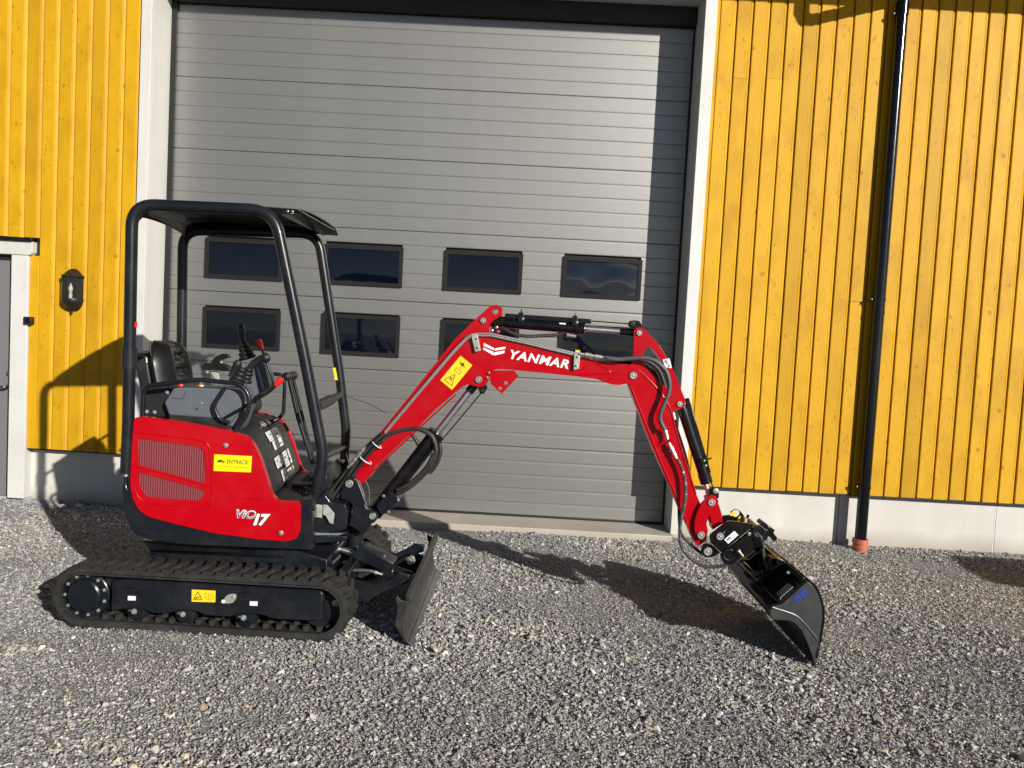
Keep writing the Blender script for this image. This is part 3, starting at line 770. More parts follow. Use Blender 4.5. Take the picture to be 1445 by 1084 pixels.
pl = [c+Vector((a, 0, b)) for a, b in ((-.036, -.026), (-.012, -.028), (.022, -.022), (.042, .012), (.038, .026), (.004, .026), (-.018, .012))]
cp = MB().prism(fillet(pl, .012, 4, True), (0, -.004, 0)).build('grease_cover_plate', M['galv'], tfN, bevel=.001)
bolt('bolt', c+Vector((-.030, -.004, -.016)), -Y, .009, cp, M['white']); bolt('bolt', c+Vector((.024, -.004, .012)), -Y, .006, cp, M['galv'])

# ------------------------------------------------------------------ undercarriage centre
ch = MB().prism([(-1.95, 4.20, .15), (-1.2, 4.20, .15), (-1.02, 4.20, .22), (-1.02, 4.20, .345), (-1.25, 4.20, .395), (-1.95, 4.20, .395), (-2.02, 4.20, .34), (-2.02, 4.20, .2)], (0, .68, 0)).build('chassis', M['navy'], ex, bevel=.008)
for (bx_, by_) in ((-1.86, 4.24), (-1.74, 4.24), (-1.30, 4.24), (-1.18, 4.30)):
    bolt('bolt', (bx_, by_, .396), Z, .014, ch, M['zinc'])
for xx in (-1.8, -1.3):
    MB().box((xx-.05, 4.04, .17), (xx+.05, 5.04, .25)).build('extension_beam', M['navy'], ch, bevel=.005)
MB().lathe((-1.60, 4.54, .395), Z, [(0, .30), (.03, .30), (.035, .27), (.085, .27)], 48).build('slewing_ring', M['black'], ex, angle=30)
mb = MB(); px(mb, BF, [(199, 763), (433, 769), (431, 778), (400, 783), (215, 777)], -.36, .40); mb.build('slewing_deck', M['black'], ex, bevel=.004)
mb = MB(); px(mb, WF, [(208, 789), (222, 780), (398, 789), (398, 795), (208, 792)], 4.14, 4.20); mb.build('side_ledge', M['navy'], ch, bevel=.002)

for a, b in ((234, 784), (258, 781.5)): bolt('bolt', W(a, b, 4.196), -Y, .013, ch, M['galv'])

# ------------------------------------------------------------------ dozer blade
bl = MB(); prof = [W(x, y, 3.925) for x, y in [(577.5, 850), (571.5, 866), (569.3, 882), (571.5, 896), (577, 906), (584, 912)]]
bl.strip(spline(prof, 4), (0, 1.30, 0), -.008)
dz = bl.build('dozer_blade', M['bladed'], ex, bevel=.002, angle=50)
def endpl(y): 
    d = Vector((0, y-3.92, 0)); p = [W(a, b, 3.92)+d for a, b in [(576.5, 849.5), (566, 847), (560, 840.5), (558, 845), (561, 856), (557.5, 882), (572, 907), (584, 913), (577, 906), (571.5, 896), (569.3, 882), (571.5, 866)]]
    MB().prism(p, (0, .01, 0)).build('end_plate', M['bladed'], dz, bevel=.002)
endpl(3.916); endpl(5.215)
tb0, tb1, tb2, tb3 = [W(a, b, 3.92) for a, b in [(578.5, 851.5), (574, 851), (572, 839), (579.5, 840.5)]]
MB().prism([tb0, tb1, tb2+X*.0, tb3], (0, 1.305, 0)).build('top_bar', M['bladed'], dz, bevel=.003)
e0 = [W(a, b, 3.92) for a, b in [(577, 905), (585, 913), (581.5, 914.5), (573, 907)]]
MB().prism(e0, (0, 1.305, 0)).build('cutting_edge', M['bladed'], dz, bevel=.002)
for yy in (4.22, 4.86):                        # push arms
    ff = Frame((0, yy, 0), 0)
    sh = Vector((0, 0, 0))
    pts = [W(a, b, 4.23) for a, b in [(470, 812), (488, 816), (532, 825), (548, 818), (563, 809), (578, 811.5), (577, 822), (563, 826), (537, 837), (524, 850), (505, 849), (480, 840), (466, 838)]]
    MB().prism([p+Y*(yy-4.23) for p in pts], (0, .028, 0)).build('blade_arm', M['navy'], dz, bevel=.005)
MB().box((-.96, 4.235, .18), (-.90, 4.87, .28)).build('arm_crossmember', M['navy'], dz, bevel=.006)
rg = MB(); rp = [W(a, b, 4.80) for a, b in [(556, 797), (564, 789), (578, 782.5), (592, 782), (603, 790), (599, 806), (570, 812), (556, 806)]]
cR = W(579.5, 790, 4.80); rg.prism(fillet(rp, .02, 4, True), (0, .02, 0), [circ(cR, X, Z, .03, 18)]); rg.build('lifting_eye', M['navy'], dz, bevel=.002)
bc = MB(); cyv = 4.50
topq = [W(a, b, 4.50) for a, b in [(502.4, 772), (514.7, 769.4), (558.5, 791), (557, 800), (551, 806), (522, 793), (497, 782)]]
bc.prism([p+Y*-.06 for p in topq], (0, .14, 0))
bcy = bc.build('blade_cylinder_guard', M['navy'], dz, bevel=.004)
for (a, b) in ((542, 786), (540.5, 790.5), (553.5, 807)): bolt('bolt', W(a, b, 4.46), (.3, -.2, 1), .007, bcy)
MB().cyl(W(467, 771, 4.5), W(503, 782, 4.5), .018).build('blade_cylinder_rod', M['chrome'], dz)
MB().cyl(W(545, 800, 4.5), W(580, 812, 4.5), .024).build('blade_cylinder', M['black'], dz)
lg = MB(); px(lg, Frame((0, 4.44, 0), 0), [(455, 779), (457, 771), (466, 764), (474, 763), (478, 768), (474, 776), (462, 784), (456, 783)], 0, .03, fil=.01)
lgo = lg.build('cylinder_lug', M['navy'], dz, bevel=.003)
for a, b, r_ in ((468.5, 770, .022), (459.5, 776.5, .014)): MB().lathe(W(a, b, 4.44), -Y, [(0, r_), (.006, r_), (.008, r_*.6), (.002, r_*.45)], 18).build('pin', M['black'], lgo)
for pts, r_ in (([(398, 776), (406, 780), (416, 786), (424, 790), (434, 798), (448, 801), (462, 800), (474, 790), (480, 784)], .0085), ([(450, 823), (466, 818), (482, 811), (500, 805), (520, 805.5), (530, 808)], .0095),
               ([(440, 775), (452, 788), (468, 797)], .006)):
    MB().tube(spline([W(a, b, 4.33) for a, b in pts], 6), r_, 10).build('hydraulic_hose', M['hosegrey'], ex)
for a, b in (((406, 780), (421, 788.5)), ((524, 806), (540, 811))):
    A, B = W(*a, 4.33), W(*b, 4.33); t = (B-A); mb = MB(); mb.tube([A, A+t*.3, A+t*.3, A+t*.55, A+t*.55, B], [.009, .009, .012, .012, .008, .008], 8); mb.build('hose_fitting', M['zinc'], ex, angle=30)

# ------------------------------------------------------------------ upper body: dark lower shell and red covers
SK = [(181, 664), (176, 668), (172.5, 690), (174.5, 712), (178, 730), (184, 745), (191, 754), (209, 761.5), (250, 767.5), (289, 769.7), (350, 772.5), (402, 774.8), (419, 770.5), (432, 764.5), (434.5, 750), (437, 728), (443, 704.5), (424, 706), (424, 716), (300, 700), (230, 680)]
mb = MB(); px(mb, BF, SK, -.452, .452, fil=.012); sk_ = mb.build('lower_shell', M['navy'], ex, bevel=.028, seg=4)
RED = [(189.4, 589.5), (201, 588), (259.6, 595.8), (319.4, 607), (344, 614.5), (353, 620), (360, 631), (366, 643), (371.8, 659), (381.7, 692), (386, 702), (393, 707), (424, 708.5), (424.5, 716.6), (423.9, 748.4), (418, 761), (402.6, 764), (363.8, 761), (305.7, 753), (247.5, 739.7), (208.8, 729), (195, 719), (187.4, 704), (183.7, 684), (185, 650), (187.4, 609.5)]
V1 = [(195, 619), (240, 624.5), (281, 631), (288.5, 638), (289.6, 682), (236, 668), (195, 657.5)]
V2 = [(194.5, 666), (240, 678.5), (289, 692), (287, 701), (280, 707), (240, 704.3), (207, 701), (198, 690)]
mb = MB()
OR = -.462
holes = [fillet(BF.P(V1, OR), .012, 3, True), fillet(BF.P(V2, OR), .012, 3, True)]
mb.prism(fillet(BF.P(RED, OR), .014, 3, True), BF.L*.05, holes)
red = mb.build('engine_cover', M['red'], ex, bevel=.018, seg=5)
mb = MB(); mb.prism(fillet(BF.P([(346, 622), (356, 640), (366, 668), (374, 696), (378, 706), (385, 712), (424, 714), (424, 748), (416, 758), (240, 734), (190, 700), (190, 600), (200, 594)], -.44), .01, 3, True), BF.L*.86).build('engine_housing', M['blackm'], ex, bevel=.01)
# far cover, same outline, on the other side
mb = MB(); off = BF.L*(.90)
mb.prism(fillet([p+off+BF.F*.004+Z*.004 for p in BF.P(RED, OR)], .014, 3, True), BF.L*.03); mb.build('far_cover', M['red'], ex, bevel=.006, seg=3)
# recess panel round the vent, pressed line and mesh
mb = MB(); px(mb, BF, [(189, 612), (293, 626), (295, 716), (200, 708), (189, 690)], -.4560, -.440); mb.build('mesh_panel', M['mesh'], red)
def ridge(pts, r, name='pressed_edge'):
    MB().tube(spline(BF.P(pts, OR+.001), 6), r, 10).build(name, M['red'], red)
ridge([(190, 610), (230, 614.5), (280, 620.5), (293.5, 628), (297, 645), (299.5, 668), (298.5, 700), (296, 716)], .0055)
ridge([(186.5, 656), (220, 664.5), (260, 675.5), (299, 688)], .006)
ridge([(190, 690), (196, 702), (207, 709), (250, 714), (285, 716), (294, 711)], .004)
ridge([(325, 699), (338, 703), (360, 704), (380, 706)], .005)
for a, b in ((318.7, 628.4), (397, 752)):
    c = BF.at(a, b, OR); MB().lathe(c, -BF.L, [(0, .024), (.003, .023), (.003, .017), (.001, .016)], 22).build('bolt_boss', M['red'], red)
    bolt('bolt', c-BF.L*.001, -BF.L, .0135, red, M['zinc'], h=.014)
# dealer sticker
q = BF.P([(301.5, 664.5), (354.2, 666.6), (355.6, 643.8), (302.4, 641.2)], OR-.0002)
st = decal('dealer_sticker', q, M['yellow'], red, fil=.001)
def qp(q, u, v): return q[0]+(q[1]-q[0])*u+(q[3]-q[0])*v+(q[2]-q[1]-q[3]+q[0])*u*v
def qtext(s_, q, u0, v0, u1, v1, mat, parent, proud=.002, **k): return text(s_, 'lettering', qp(q, u0, v0), qp(q, u1, v0), qp(q, u0, v1), mat, parent, proud, **k)
for s_, a, b in (('ENTRACK', .345, .92),): qtext(s_, q, a, .47, b, .73, M['ink'], st, bold=.012)
qtext('Tlf. 62 94 50 90', q, .08, .255, .46, .345, M['ink'], st); qtext('www.entrack.no', q, .52, .235, .93, .325, M['ink'], st)
lb = MB()
for cx_, cy_ in ((.17, .645), (.135, .575), (.245, .575)):
    c = qp(q, cx_, cy_); u_ = (q[1]-q[0]).normalized(); v_ = (q[3]-q[0]).normalized(); n_ = u_.cross(v_).normalized()
    lb.prism(circ(c+n_*.0018, u_, v_*.42, .0105, 14), n_*.0006)
lb.build('logo', M['ink'], st)
# model lettering
q = BF.P([(333.2, 732), (383, 744), (384, 722), (334, 718)], OR-.0003)
tv = text('ViO', 'model_lettering', BF.at(333.2, 731, OR), BF.at(361, 733, OR), BF.at(334, 718.5, OR), M['silverl'], red, .0022, bold=.05, shear=.3)
text('ViO', 'lettering', BF.at(334.6, 730.6, OR), BF.at(359.6, 732.2, OR), BF.at(335.2, 720.6, OR), M['ink'], tv, .0034, bold=.0, shear=.3)
t2 = text('17', 'model_lettering', BF.at(356.2, 742.2, OR), BF.at(382.6, 743, OR), BF.at(357, 723.4, OR), M['ink'], red, .0040, bold=.09, shear=.3, spacing=.9)
text('17', 'lettering', BF.at(357.4, 741.4, OR), BF.at(381.6, 742, OR), BF.at(358, 724.6, OR), M['white'], t2, .0052, bold=.05, shear=.3, spacing=.9)
# rear left lamp edge / hinge
mb = MB(); mb.tube(BF.T([(177.5, 655, -.45), (177.5, 672, -.45)]), .014, 12); mb.build('cover_hinge', M['zinc'], ex)
mb = MB(); mb.tube(spline(BF.T([(177.5, 672, -.45), (177, 684, -.455), (179, 692, -.46)]), 4), .010, 10); mb.build('latch_rod', M['black'], ex)

# dark front hump between the covers
HN = [(262, 594.5), (319, 605.5), (343, 612), (354, 620), (363, 635), (370.5, 655), (380, 683), (386, 702), (350, 702), (270, 650)]
mb = MB(); mb.prism(fillet(BF.P(HN, -.425), .02, 4, True), BF.L*.865); hump = mb.build('front_cover', M['blackm'], ex, bevel=.012, seg=3)
def hp(u, v):
    """point on the hump's front face: u across (0 near..1 far), v down along the curve"""
    c = [BF.at(*p, -.425) for p in [(343, 613), (354, 620), (363, 635), (370.5, 655), (380, 683), (386, 702)]]
    t = v*(len(c)-1); i = min(int(t), len(c)-2); p = c[i].lerp(c[i+1], t-i); n = (c[i+1]-c[i]).cross(BF.L).normalized()
    if n.dot(X) < 0: n = -n
    return p+BF.L*(.86*u)+n*.006, n
def hsticker(u0, u1, v0, v1, mat, parent=None, name='label_sticker'):
    a, n = hp(u0, v0); b, _ = hp(u1, v0); c, _ = hp(u1, v1); d, _ = hp(u0, v1)
    return MB().prism([a, b, c, d], n*.0015).build(name, mat, parent or hump), [d, c, b, a], n
for (u0, u1, v0, v1, mt) in ((.36, .72, 1/5+.02, 2/5-.0, 'white'), (.40, .70, 2/5+.01, 3/5-.06, 'white'), (.30, .48, 3/5+.02, 3/5+.13, 'white'), (.52, .78, 3/5+.02, 4/5-.02, 'white'), (.36, .50, 4/5-.03, 4/5+.12, 'white'), (.53, .76, 4/5+.01, 4/5+.11, 'white')):
    o, qq, n = hsticker(u0, u1, v0, v1, M[mt])
    arts = []
    for j in range(5):
        yy = .15+.17*j; arts.append([(.1, yy), (random.uniform(.5, .92), yy)])
    line_art(arts, qq, M['greyink'], 'print', o, .05, .0028)
    line_art([[(.15, .62), (.4, .62)], [(.6, .3), (.85, .3)], [(.6, .38), (.85, .38)]], qq, M['ink'], 'print', o, .07, .003)
hsticker(.44, .50, 3/5+.03, 3/5+.12, M['orangey'])
for u in (.50, .62): 
    p, n = hp(u, .02); MB().lathe(p, n, [(0, .024), (.012, .024), (.018, .014)], 16).build('filler_cap', M['zinc'], hump)

# floor, steps
fl = MB(); FZ = [(380, 700), (392, 709), (443, 706), (470, 690), (452, 690), (400, 696)]
f0 = BF.at(384, 704, -.43); f1 = BF.at(444, 705, -.43)
fz = (f0.z+f1.z)/2
f0.z = f1.z = fz
mb = MB(); mb.prism([f0-BF.F*.05, f1, f1-Z*.05, f0-Z*.05-BF.F*.05], BF.L*.88); flo = mb.build('floor_plate', M['blackm'], ex, bevel=.006)
for j in range(9):
    mb = MB(); p = f0+BF.F*(.04+.022*j)+BF.L*.10+Z*.001; mb.obox(p+BF.L*.09+Z*.002, BF.F*.005, BF.L*.085, Z*.004); mb.build('mat_rib', M['rubber'], flo, bevel=.001)
    mb = MB(); p = f0+BF.F*(.04+.022*j)+BF.L*.50+Z*.001; mb.obox(p+BF.L*.10+Z*.002, BF.F*.005, BF.L*.12, Z*.004); mb.build('mat_rib', M['rubber'], flo, bevel=.001)
mb = MB(); mb.obox(f0.lerp(f1, .6)+BF.L*.35+Z*.012, BF.F*.09, BF.L*.05, Z*.012); mb.build('pedal', M['blackm'], flo, bevel=.006)
mb = MB(); mb.obox(f0.lerp(f1, .75)+BF.L*.62+Z*.03, BF.F*.07+Z*.03, BF.L*.045, (Z-BF.F*.4).normalized()*.01); mb.build('pedal', M['blackm'], flo, bevel=.006)
bolt('bolt', f0.lerp(f1, .72)+BF.L*.14+Z*.002, Z, .013, flo)
for zz, mt in ((-.06, 'navy'),): mb = MB(); mb.prism([f0+Z*zz, f1+Z*zz, f1-Z*.28, f0-Z*.28], BF.L*.86); mb.build('front_frame', M[mt], ex, bevel=.006)

# ------------------------------------------------------------------ canopy (roll bar frame and roof)
RT = .031
near = [BF.at(178, 668, -.44), BF.at(181, 600, -.44), BF.at(186.5, 288, -.44), BF.at(387, 297, -.44), BF.at(427, 490, -.44), BF.at(456, 640, -.44), BF.at(447, 694, -.44)]
near[2].z = near[2].z; 
cn = empty('canopy', (0, 0, 0)); cn.matrix_parent_inverse = Matrix.Identity(4); put(cn, ex)
MB().tube(fillet(near, [0, .05, .12, .13, .05, .07, 0], 8), RT, 18).build('roll_bar', M['navy'], cn)
far = [BF.at(256, 480, .44), BF.at(256.5, 470, .44), BF.at(258, 325, .44), BF.at(449, 330, .44), BF.at(478, 520, .44), BF.at(488.5, 606, .44), BF.at(486, 648, .44)]
far[0] = BF.at(255.5, 600, .44)
MB().tube(fillet(far, [0, .0, .12, .12, .05, .05, 0], 8), RT, 18).build('roll_bar', M['navy'], cn)
for (a, b) in (((451, 648, -.44), (486, 630, .44)), ((440.5, 577, -.44), (481, 557, .44)), ((184, 500, -.44), (256, 500, .44))):
    MB().cyl(BF.at(*a), BF.at(*b), .019 if a[0] != 184 else .012).build('cross_bar', M['navy'], cn)
A, B = BF.at(440.5, 577, -.44), BF.at(481, 557, .44); MB().cyl(A.lerp(B, .12), A.lerp(B, .58), .032).build('foam_grip', M['blackm'], cn); MB().cyl(A.lerp(B, .6), A.lerp(B, .95), .024).build('foam_grip', M['blackm'], cn)
# clamp sleeves on the rear post, label on far front post
A, B = BF.at(182.8, 490, -.44), BF.at(182.4, 522, -.44); MB().tube([A, A.lerp(B, .06), A.lerp(B, .06), A.lerp(B, .94), A.lerp(B, .94), B], [RT+.004]*2+[RT+.007]*2+[RT+.004]*2, 18).build('post_joint', M['navy'], cn, angle=30)
A = BF.at(471.5, 519, .405); B = BF.at(474.5, 536.5, .405); MB().prism([A-BF.F*.009, A+BF.F*.009, B+BF.F*.009, B-BF.F*.009], BF.L*.006).build('warning_sticker', M['orangey'], cn)
A = BF.at(186.8, 458, -.44); MB().obox(A+BF.F*.026-BF.L*.021, BF.F*.006, BF.L*.002, Z*.014).build('red_tag', M['redknob'], cn)
# roof skin: gently dished, front lip turned down
r0 = BF.at(210, 287, -.40); 
zr = r0.z+.012
rf = MB(); pr = []
xr0 = -.50; 
def rpt(fx, off, z): return Vector((BF.o.x, BF.o.y, 0))+BF.F*fx+BF.L*off+Z*z
fxF = (BF.at(421.6, 290.4, -.40)-Vector((BF.o.x, BF.o.y, 0))).dot(BF.F)
fxR = (BF.at(196, 290, -.40)-Vector((BF.o.x, BF.o.y, 0))).dot(BF.F)+.03
zF = BF.at(421.6, 290.4, -.40).z-.012; zT = BF.at(246, 279.8, -.38).z-.01
prof = [(fxR-.045, zT-.10), (fxR-.03, zT-.045), (fxR+.02, zT-.014), (fxR+.16, zT), (fxF-.30, zT+.004), (fxF-.08, zF+.002), (fxF, zF)]
secs = 12; vs = []; fs = []
for j in range(secs+1):
    o_ = -.385+.80*j/secs; sag = .018*(1-(2*j/secs-1)**2); edge = -.03 if j in (0, secs) else 0
    for fx, z in prof: vs.append(rpt(fx+(.11*j/secs if fx > fxF-.2 else 0), o_, z+sag+edge))
n_ = len(prof)
for j in range(secs):
    for i in range(n_-1): fs.append((j*n_+i, j*n_+i+1, (j+1)*n_+i+1, (j+1)*n_+i))
ro = MB().add(vs, fs).build('roof', M['black'], cn, angle=50)
sm = ro.modifiers.new('thickness', 'SOLIDIFY'); sm.thickness = .006; sm.offset = -1
lp = MB(); lp.prism([rpt(fxF-.09, -.385, zF-.016), rpt(fxF-.002, -.385, zF-.004), rpt(fxF-.002, -.385, zF-.012), rpt(fxF-.05, -.385, zF-.032), rpt(fxF-.10, -.385, zF-.040)], BF.L*.80+BF.F*.108); lp.build('roof_front_lip', M['black'], cn, bevel=.002)
for (fx) in (fxF-.035, fxF-.06): bolt('bolt', rpt(fx, -.386, zF-.02), -BF.L, .006, cn)
# plinth brackets of the front posts, splash guard
mb = MB(); px(mb, BF, [(440, 704), (450, 675), (453, 670), (461, 671), (463, 688), (443, 706)], -.46, -.40); mb.build('post_bracket', M['navy'], ex, bevel=.003)
mb = MB(); mb.prism([BF.at(455, 669, -.40), BF.at(476, 646, .1), BF.at(488, 652, .2), BF.at(478, 670, .0), BF.at(463, 688, -.2)], (0, .004, -.006)); mb.build('splash_guard', M['bladed'], ex, bevel=.001)
mb = MB(); px(mb, BF, [(462, 688), (476, 671), (486, 652), (488, 640), (492, 655), (485, 690), (470, 705)], .1, .14); mb.build('inner_guard', M['navy'], ex, bevel=.003)

# ------------------------------------------------------------------ seat
seat = empty('seat', (0, 0, 0)); put(seat, ex)
SO = BF.at(235, 540, 0); SFX = .065
def sp_(fx, off, z): return Vector((BF.o.x, BF.o.y, 0))+BF.F*(fx+SFX)+BF.L*off+Z*z
fxs = (BF.at(222, 500, 0)-Vector((BF.o.x, BF.o.y, 0))).dot(BF.F)
zb, zt = 1.15, 1.50
def pad(name, w_of, depth, tilt, z0, z1, mat, fx0, off0=0, n=14, mth=10, bulge=.02):
    """upholstered pad: rounded outline in the (off, z) plane, cushioned front"""
    vs = []; fs = []
    for i in range(n+1):
        v = i/n; z = z0+(z1-z0)*v; hw = w_of(v)
        for j in range(mth+1):
            u = -1+2*j/mth; bl_ = (1-abs(u)**4)**.5*(1-abs(2*v-1)**6)**.5
            vs.append(sp_(fx0-tilt*v+depth*bl_+bulge*math.exp(-((abs(u)-.62)/.22)**2)*bl_+(-.014 if abs(u) < .45 and (int(v*7) % 2 == 1 or v > .86 or v < .12) else 0)*bl_, off0+u*hw, z))
    k = len(vs)
    for i in range(n+1):
        v = i/n; z = z0+(z1-z0)*v; hw = w_of(v)*.97
        for j in range(mth+1): vs.append(sp_(fx0-tilt*v-.045*(1-abs(2*v-1)**6)**.5*(1-abs(-1+2*j/mth)**4)**.5, off0+(-1+2*j/mth)*hw, z))
    m_ = mth+1
    for i in range(n):
        for j in range(mth):
            a = i*m_+j; fs.append((a, a+1, a+m_+1, a+m_)); fs.append((k+a, k+a+m_, k+a+m_+1, k+a+1))
    for i in range(n):
        fs.append((i*m_, (i+1)*m_, k+(i+1)*m_, k+i*m_)); fs.append((i*m_+mth, k+i*m_+mth, k+(i+1)*m_+mth, (i+1)*m_+mth))
    for j in range(mth): fs.append((j, k+j, k+j+1, j+1)); fs.append((n*m_+j, n*m_+j+1, k+n*m_+j+1, k+n*m_+j))
    o = MB().add(vs, fs).build(name, mat, seat, angle=80)
    s_ = o.modifiers.new('smooth', 'SUBSURF'); s_.levels = 1; s_.render_levels = 2
    return o
wid = lambda v: .24*(1-.32*max(0, (v-.55)/.45)**2.2)
pad('backrest', wid, .055, .07, 1.16, 1.505, M['vinyl'], fxs+.035, 0, n=28, mth=20, bulge=.045)
for z0, z1 in ((1.235, 1.315), (1.33, 1.405), (1.42, 1.47)):   # stitched rolls in the middle of the backrest
    zc_ = (z0+z1)/2; v = (zc_-1.16)/.345
    c = sp_(fxs+.035-.07*v+.040, 0, zc_); mb = MB()
    mb.tube([c-BF.L*.105, c-BF.L*.098, c-BF.L*.085, c+BF.L*.085, c+BF.L*.098, c+BF.L*.105], [.010, .024, .030, .030, .024, .010], 16); o = mb.build('stitched_roll', M['vinyl'], seat)
mb = MB(); mb.obox(sp_(fxs+.25, 0, 1.125), BF.F*.24, BF.L*.225, Z*.045); o = mb.build('cushion', M['vinyl'], seat, bevel=.035, seg=5)
mb = MB(); mb.obox(sp_(fxs-.055, 0, 1.27), BF.F*.035-Z*.008, BF.L*.215, Z*.165+BF.F*-.03); mb.build('back_shell', M['blackm'], seat, bevel=.01, seg=3)
mb = MB(); mb.tube(spline(BF.T([(213, 481, -.2), (212, 495, -.21), (216, 510, -.22), (220, 522, -.225), (221, 538, -.225)]), 5), .005, 8); mb.build('piping', M['vinyl'], seat)
mb = MB(); px(mb, BF, [(197, 501), (207, 502), (208, 506), (209, 519), (204.5, 519), (203.5, 507), (200, 503)], -.21, -.17); o = mb.build('headrest_latch', M['blackm'], seat, bevel=.002)
MB().cyl(BF.at(206.6, 505, -.215), BF.at(207, 512, -.215), .007).build('screw', M['zinc'], seat)
mb = MB(); px(mb, BF, [(205, 545), (240, 545), (238, 590), (200, 588)], -.30, .25); mb.build('seat_base', M['seal'], ex, bevel=.01)
for a, b in ((235.5, 553.5), (207, 581), (218, 582)): bolt('bolt', BF.at(a, b, -.31), -BF.L, .011, ex)

# ------------------------------------------------------------------ near console, rails and levers
con = MB(); C1 = [(231.5, 568), (245.5, 546.5), (281, 547), (315, 548.5), (342, 551.5), (345.5, 560), (340, 578), (322, 601), (303, 591), (238, 586.5)]
px(con, BF, C1, -.36, -.12, fil=.01); cons = con.build('side_console', M['grey'], ex, bevel=.016, seg=3)
mb = MB(); px(mb, BF, [(237, 586), (303, 590.5), (322, 601), (330, 607), (319, 607), (240, 595)], -.37, -.10); mb.build('console_base', M['blackm'], ex, bevel=.004)
mb = MB(); px(mb, BF, [(262, 551), (262.6, 551), (258, 562.5), (257.4, 562.5)], -.3615, -.355); mb.build('panel_seam', M['seal'], cons)
mb = MB(); mb.tube([BF.at(242, 561.5, -.3605), BF.at(257.5, 563, -.3605)], .0015, 6); mb.build('panel_seam', M['seal'], cons)
for a, b, mt in ((284.5, 569, 'zinc'), (278, 577, 'ink')): bolt('screw', BF.at(a, b, -.361), -BF.L, .006, cons, M[mt], h=.005)
mb = MB(); mb.lathe(BF.at(255.5, 545.5, -.24), Z, [(0, .016), (.012, .014), (.016, .004)], 14); mb.build('red_lamp', M['redknob'], cons)
mb = MB(); mb.lathe(BF.at(284, 547, -.24), Z, [(0, .018), (.014, .015), (.018, .004)], 14); mb.build('amber_lamp', simple('amber_lens', (.85, .38, .08), .2), cons)
mb = MB(); px(mb, BF, [(322, 600), (338, 580), (346, 566), (350, 575), (342, 600), (334, 612)], -.33, -.16); mb.build('console_front', M['grey'], ex, bevel=.006)
def rail(pts, r, name='guard_rail', mat='navy', fr=BF, fil=.03, par=None): return MB().tube(fillet(fr.T(pts), fil, 6), r, 12).build(name, M[mat], par or ex)
rail([(201, 589, -.42), (203, 545, -.42), (279, 535.5, -.42), (340, 542, -.42), (353, 560, -.42), (350, 583, -.42), (332, 608, -.42)], .0125, fil=.045)
rail([(318, 547, -.40), (301, 573, -.40), (310, 593, -.40), (324, 596, -.40)], .010, fil=.03)
rail([(372, 527, .30), (398, 528.5, .30), (402, 541, .30), (400, 585, .30), (388, 594, .28), (376, 596, .25)], .012, fil=.04)
# control levers
def lever(pts, knob, kn_r, par=None, r=.0075, kmat='redknob', off=0):
    l = MB().tube(spline(BF.T(pts), 5), r, 10).build('lever_rod', M['black'], par or ex)
    a, b = BF.at(*knob[0]), BF.at(*knob[1]); t = b-a
    MB().tube([a, a+t*.04, a+t*.3, a+t*.85, b], [kn_r*.6, kn_r*.95, kn_r, kn_r*.8, kn_r*.65], 14).build('knob', M[kmat], l)
lever([(386, 543, .05), (382, 528, .05), (376, 512, .05), (370, 494, .05)], ((364, 479.5, .05), (369, 493, .05)), .019)
lever([(317, 590, -.38), (340, 577, -.37), (357, 566, -.35), (378, 554, -.33), (391, 542, -.32)], ((398, 533.5, -.32), (388.5, 544, -.32)), .019, r=.009)
l = MB().tube(spline(BF.T([(407, 530, -.05), (412, 552, -.05), (421, 590, -.05), (433, 628, -.05), (441, 655, -.05)]), 5), .013, 12).build('travel_lever', M['navy'], ex)
MB().tube(spline(BF.T([(413, 530, .03), (419, 556, .03), (428, 592, .03), (437, 628, .03), (444, 655, .03)]), 5), .010, 12).build('travel_lever', M['navy'], ex)
A = BF.at(402, 532, -.09); B = BF.at(416, 529.5, .05)
MB().tube([A, A.lerp(B, .1), A.lerp(B, .5), A.lerp(B, .9), B], [.012, .026, .022, .026, .012], 14).build('grip', M['blackm'], l)
# left pod and joysticks
mb = MB(); px(mb, BF, [(346, 512), (358, 506.5), (372.5, 514), (381, 546), (354, 563), (347, 548)], .05, .24, fil=.008); pod = mb.build('control_pod', M['grey'], ex, bevel=.01)
mb = MB(); px(mb, BF, [(362, 519), (364, 518), (373, 549), (371, 550)], .045, .06); mb.build('pod_edge', M['galv'], pod)
def boot(p0, p1, rs, name='lever_boot'):
    a, b = BF.at(*p0), BF.at(*p1); t = (b-a); n = len(rs); prof = []
    L_ = t.length
    for i, r in enumerate(rs): prof += [(L_*i/n, r*.86), (L_*(i+.35)/n, r), (L_*(i+.65)/n, r), (L_*(i+.98)/n, r*.80)]
    mb = MB(); mb.lathe(a, t, prof, 20); return mb.build(name, M['blackm'], ex, angle=70)
b1 = boot((350, 507, .15), (343, 484, .15), [.052, .046, .038, .030])
A, B = BF.at(343.5, 486, .15), BF.at(339.2, 457, .15); t = B-A
MB().tube([A, A+t*.15, A+t*.45, A+t*.62, A+t*.85, A+t*.97, B], [.020, .017, .018, .023, .022, .012, .003], 14).build('joystick', M['blackm'], b1)
b2 = boot((333, 541, -.22), (343, 519, -.22), [.045, .040, .033, .026])
A = BF.at(325, 532, -.24); B = BF.at(336.5, 511.5, -.24); t = B-A
MB().tube([A, A+t*.3, A+t*.7, A+t*.88, A+t*1.08, A+t*1.14], [.014, .017, .021, .026, .018, .003], 14).build('joystick', M['blackm'], b2)
b3 = boot((346, 540, -.20), (352, 519, -.20), [.035, .028, .032, .025])
g_ = spline(BF.T([(350, 522, -.20), (357, 514, -.20), (366, 507.5, -.20), (374.5, 505, -.20)]), 4)
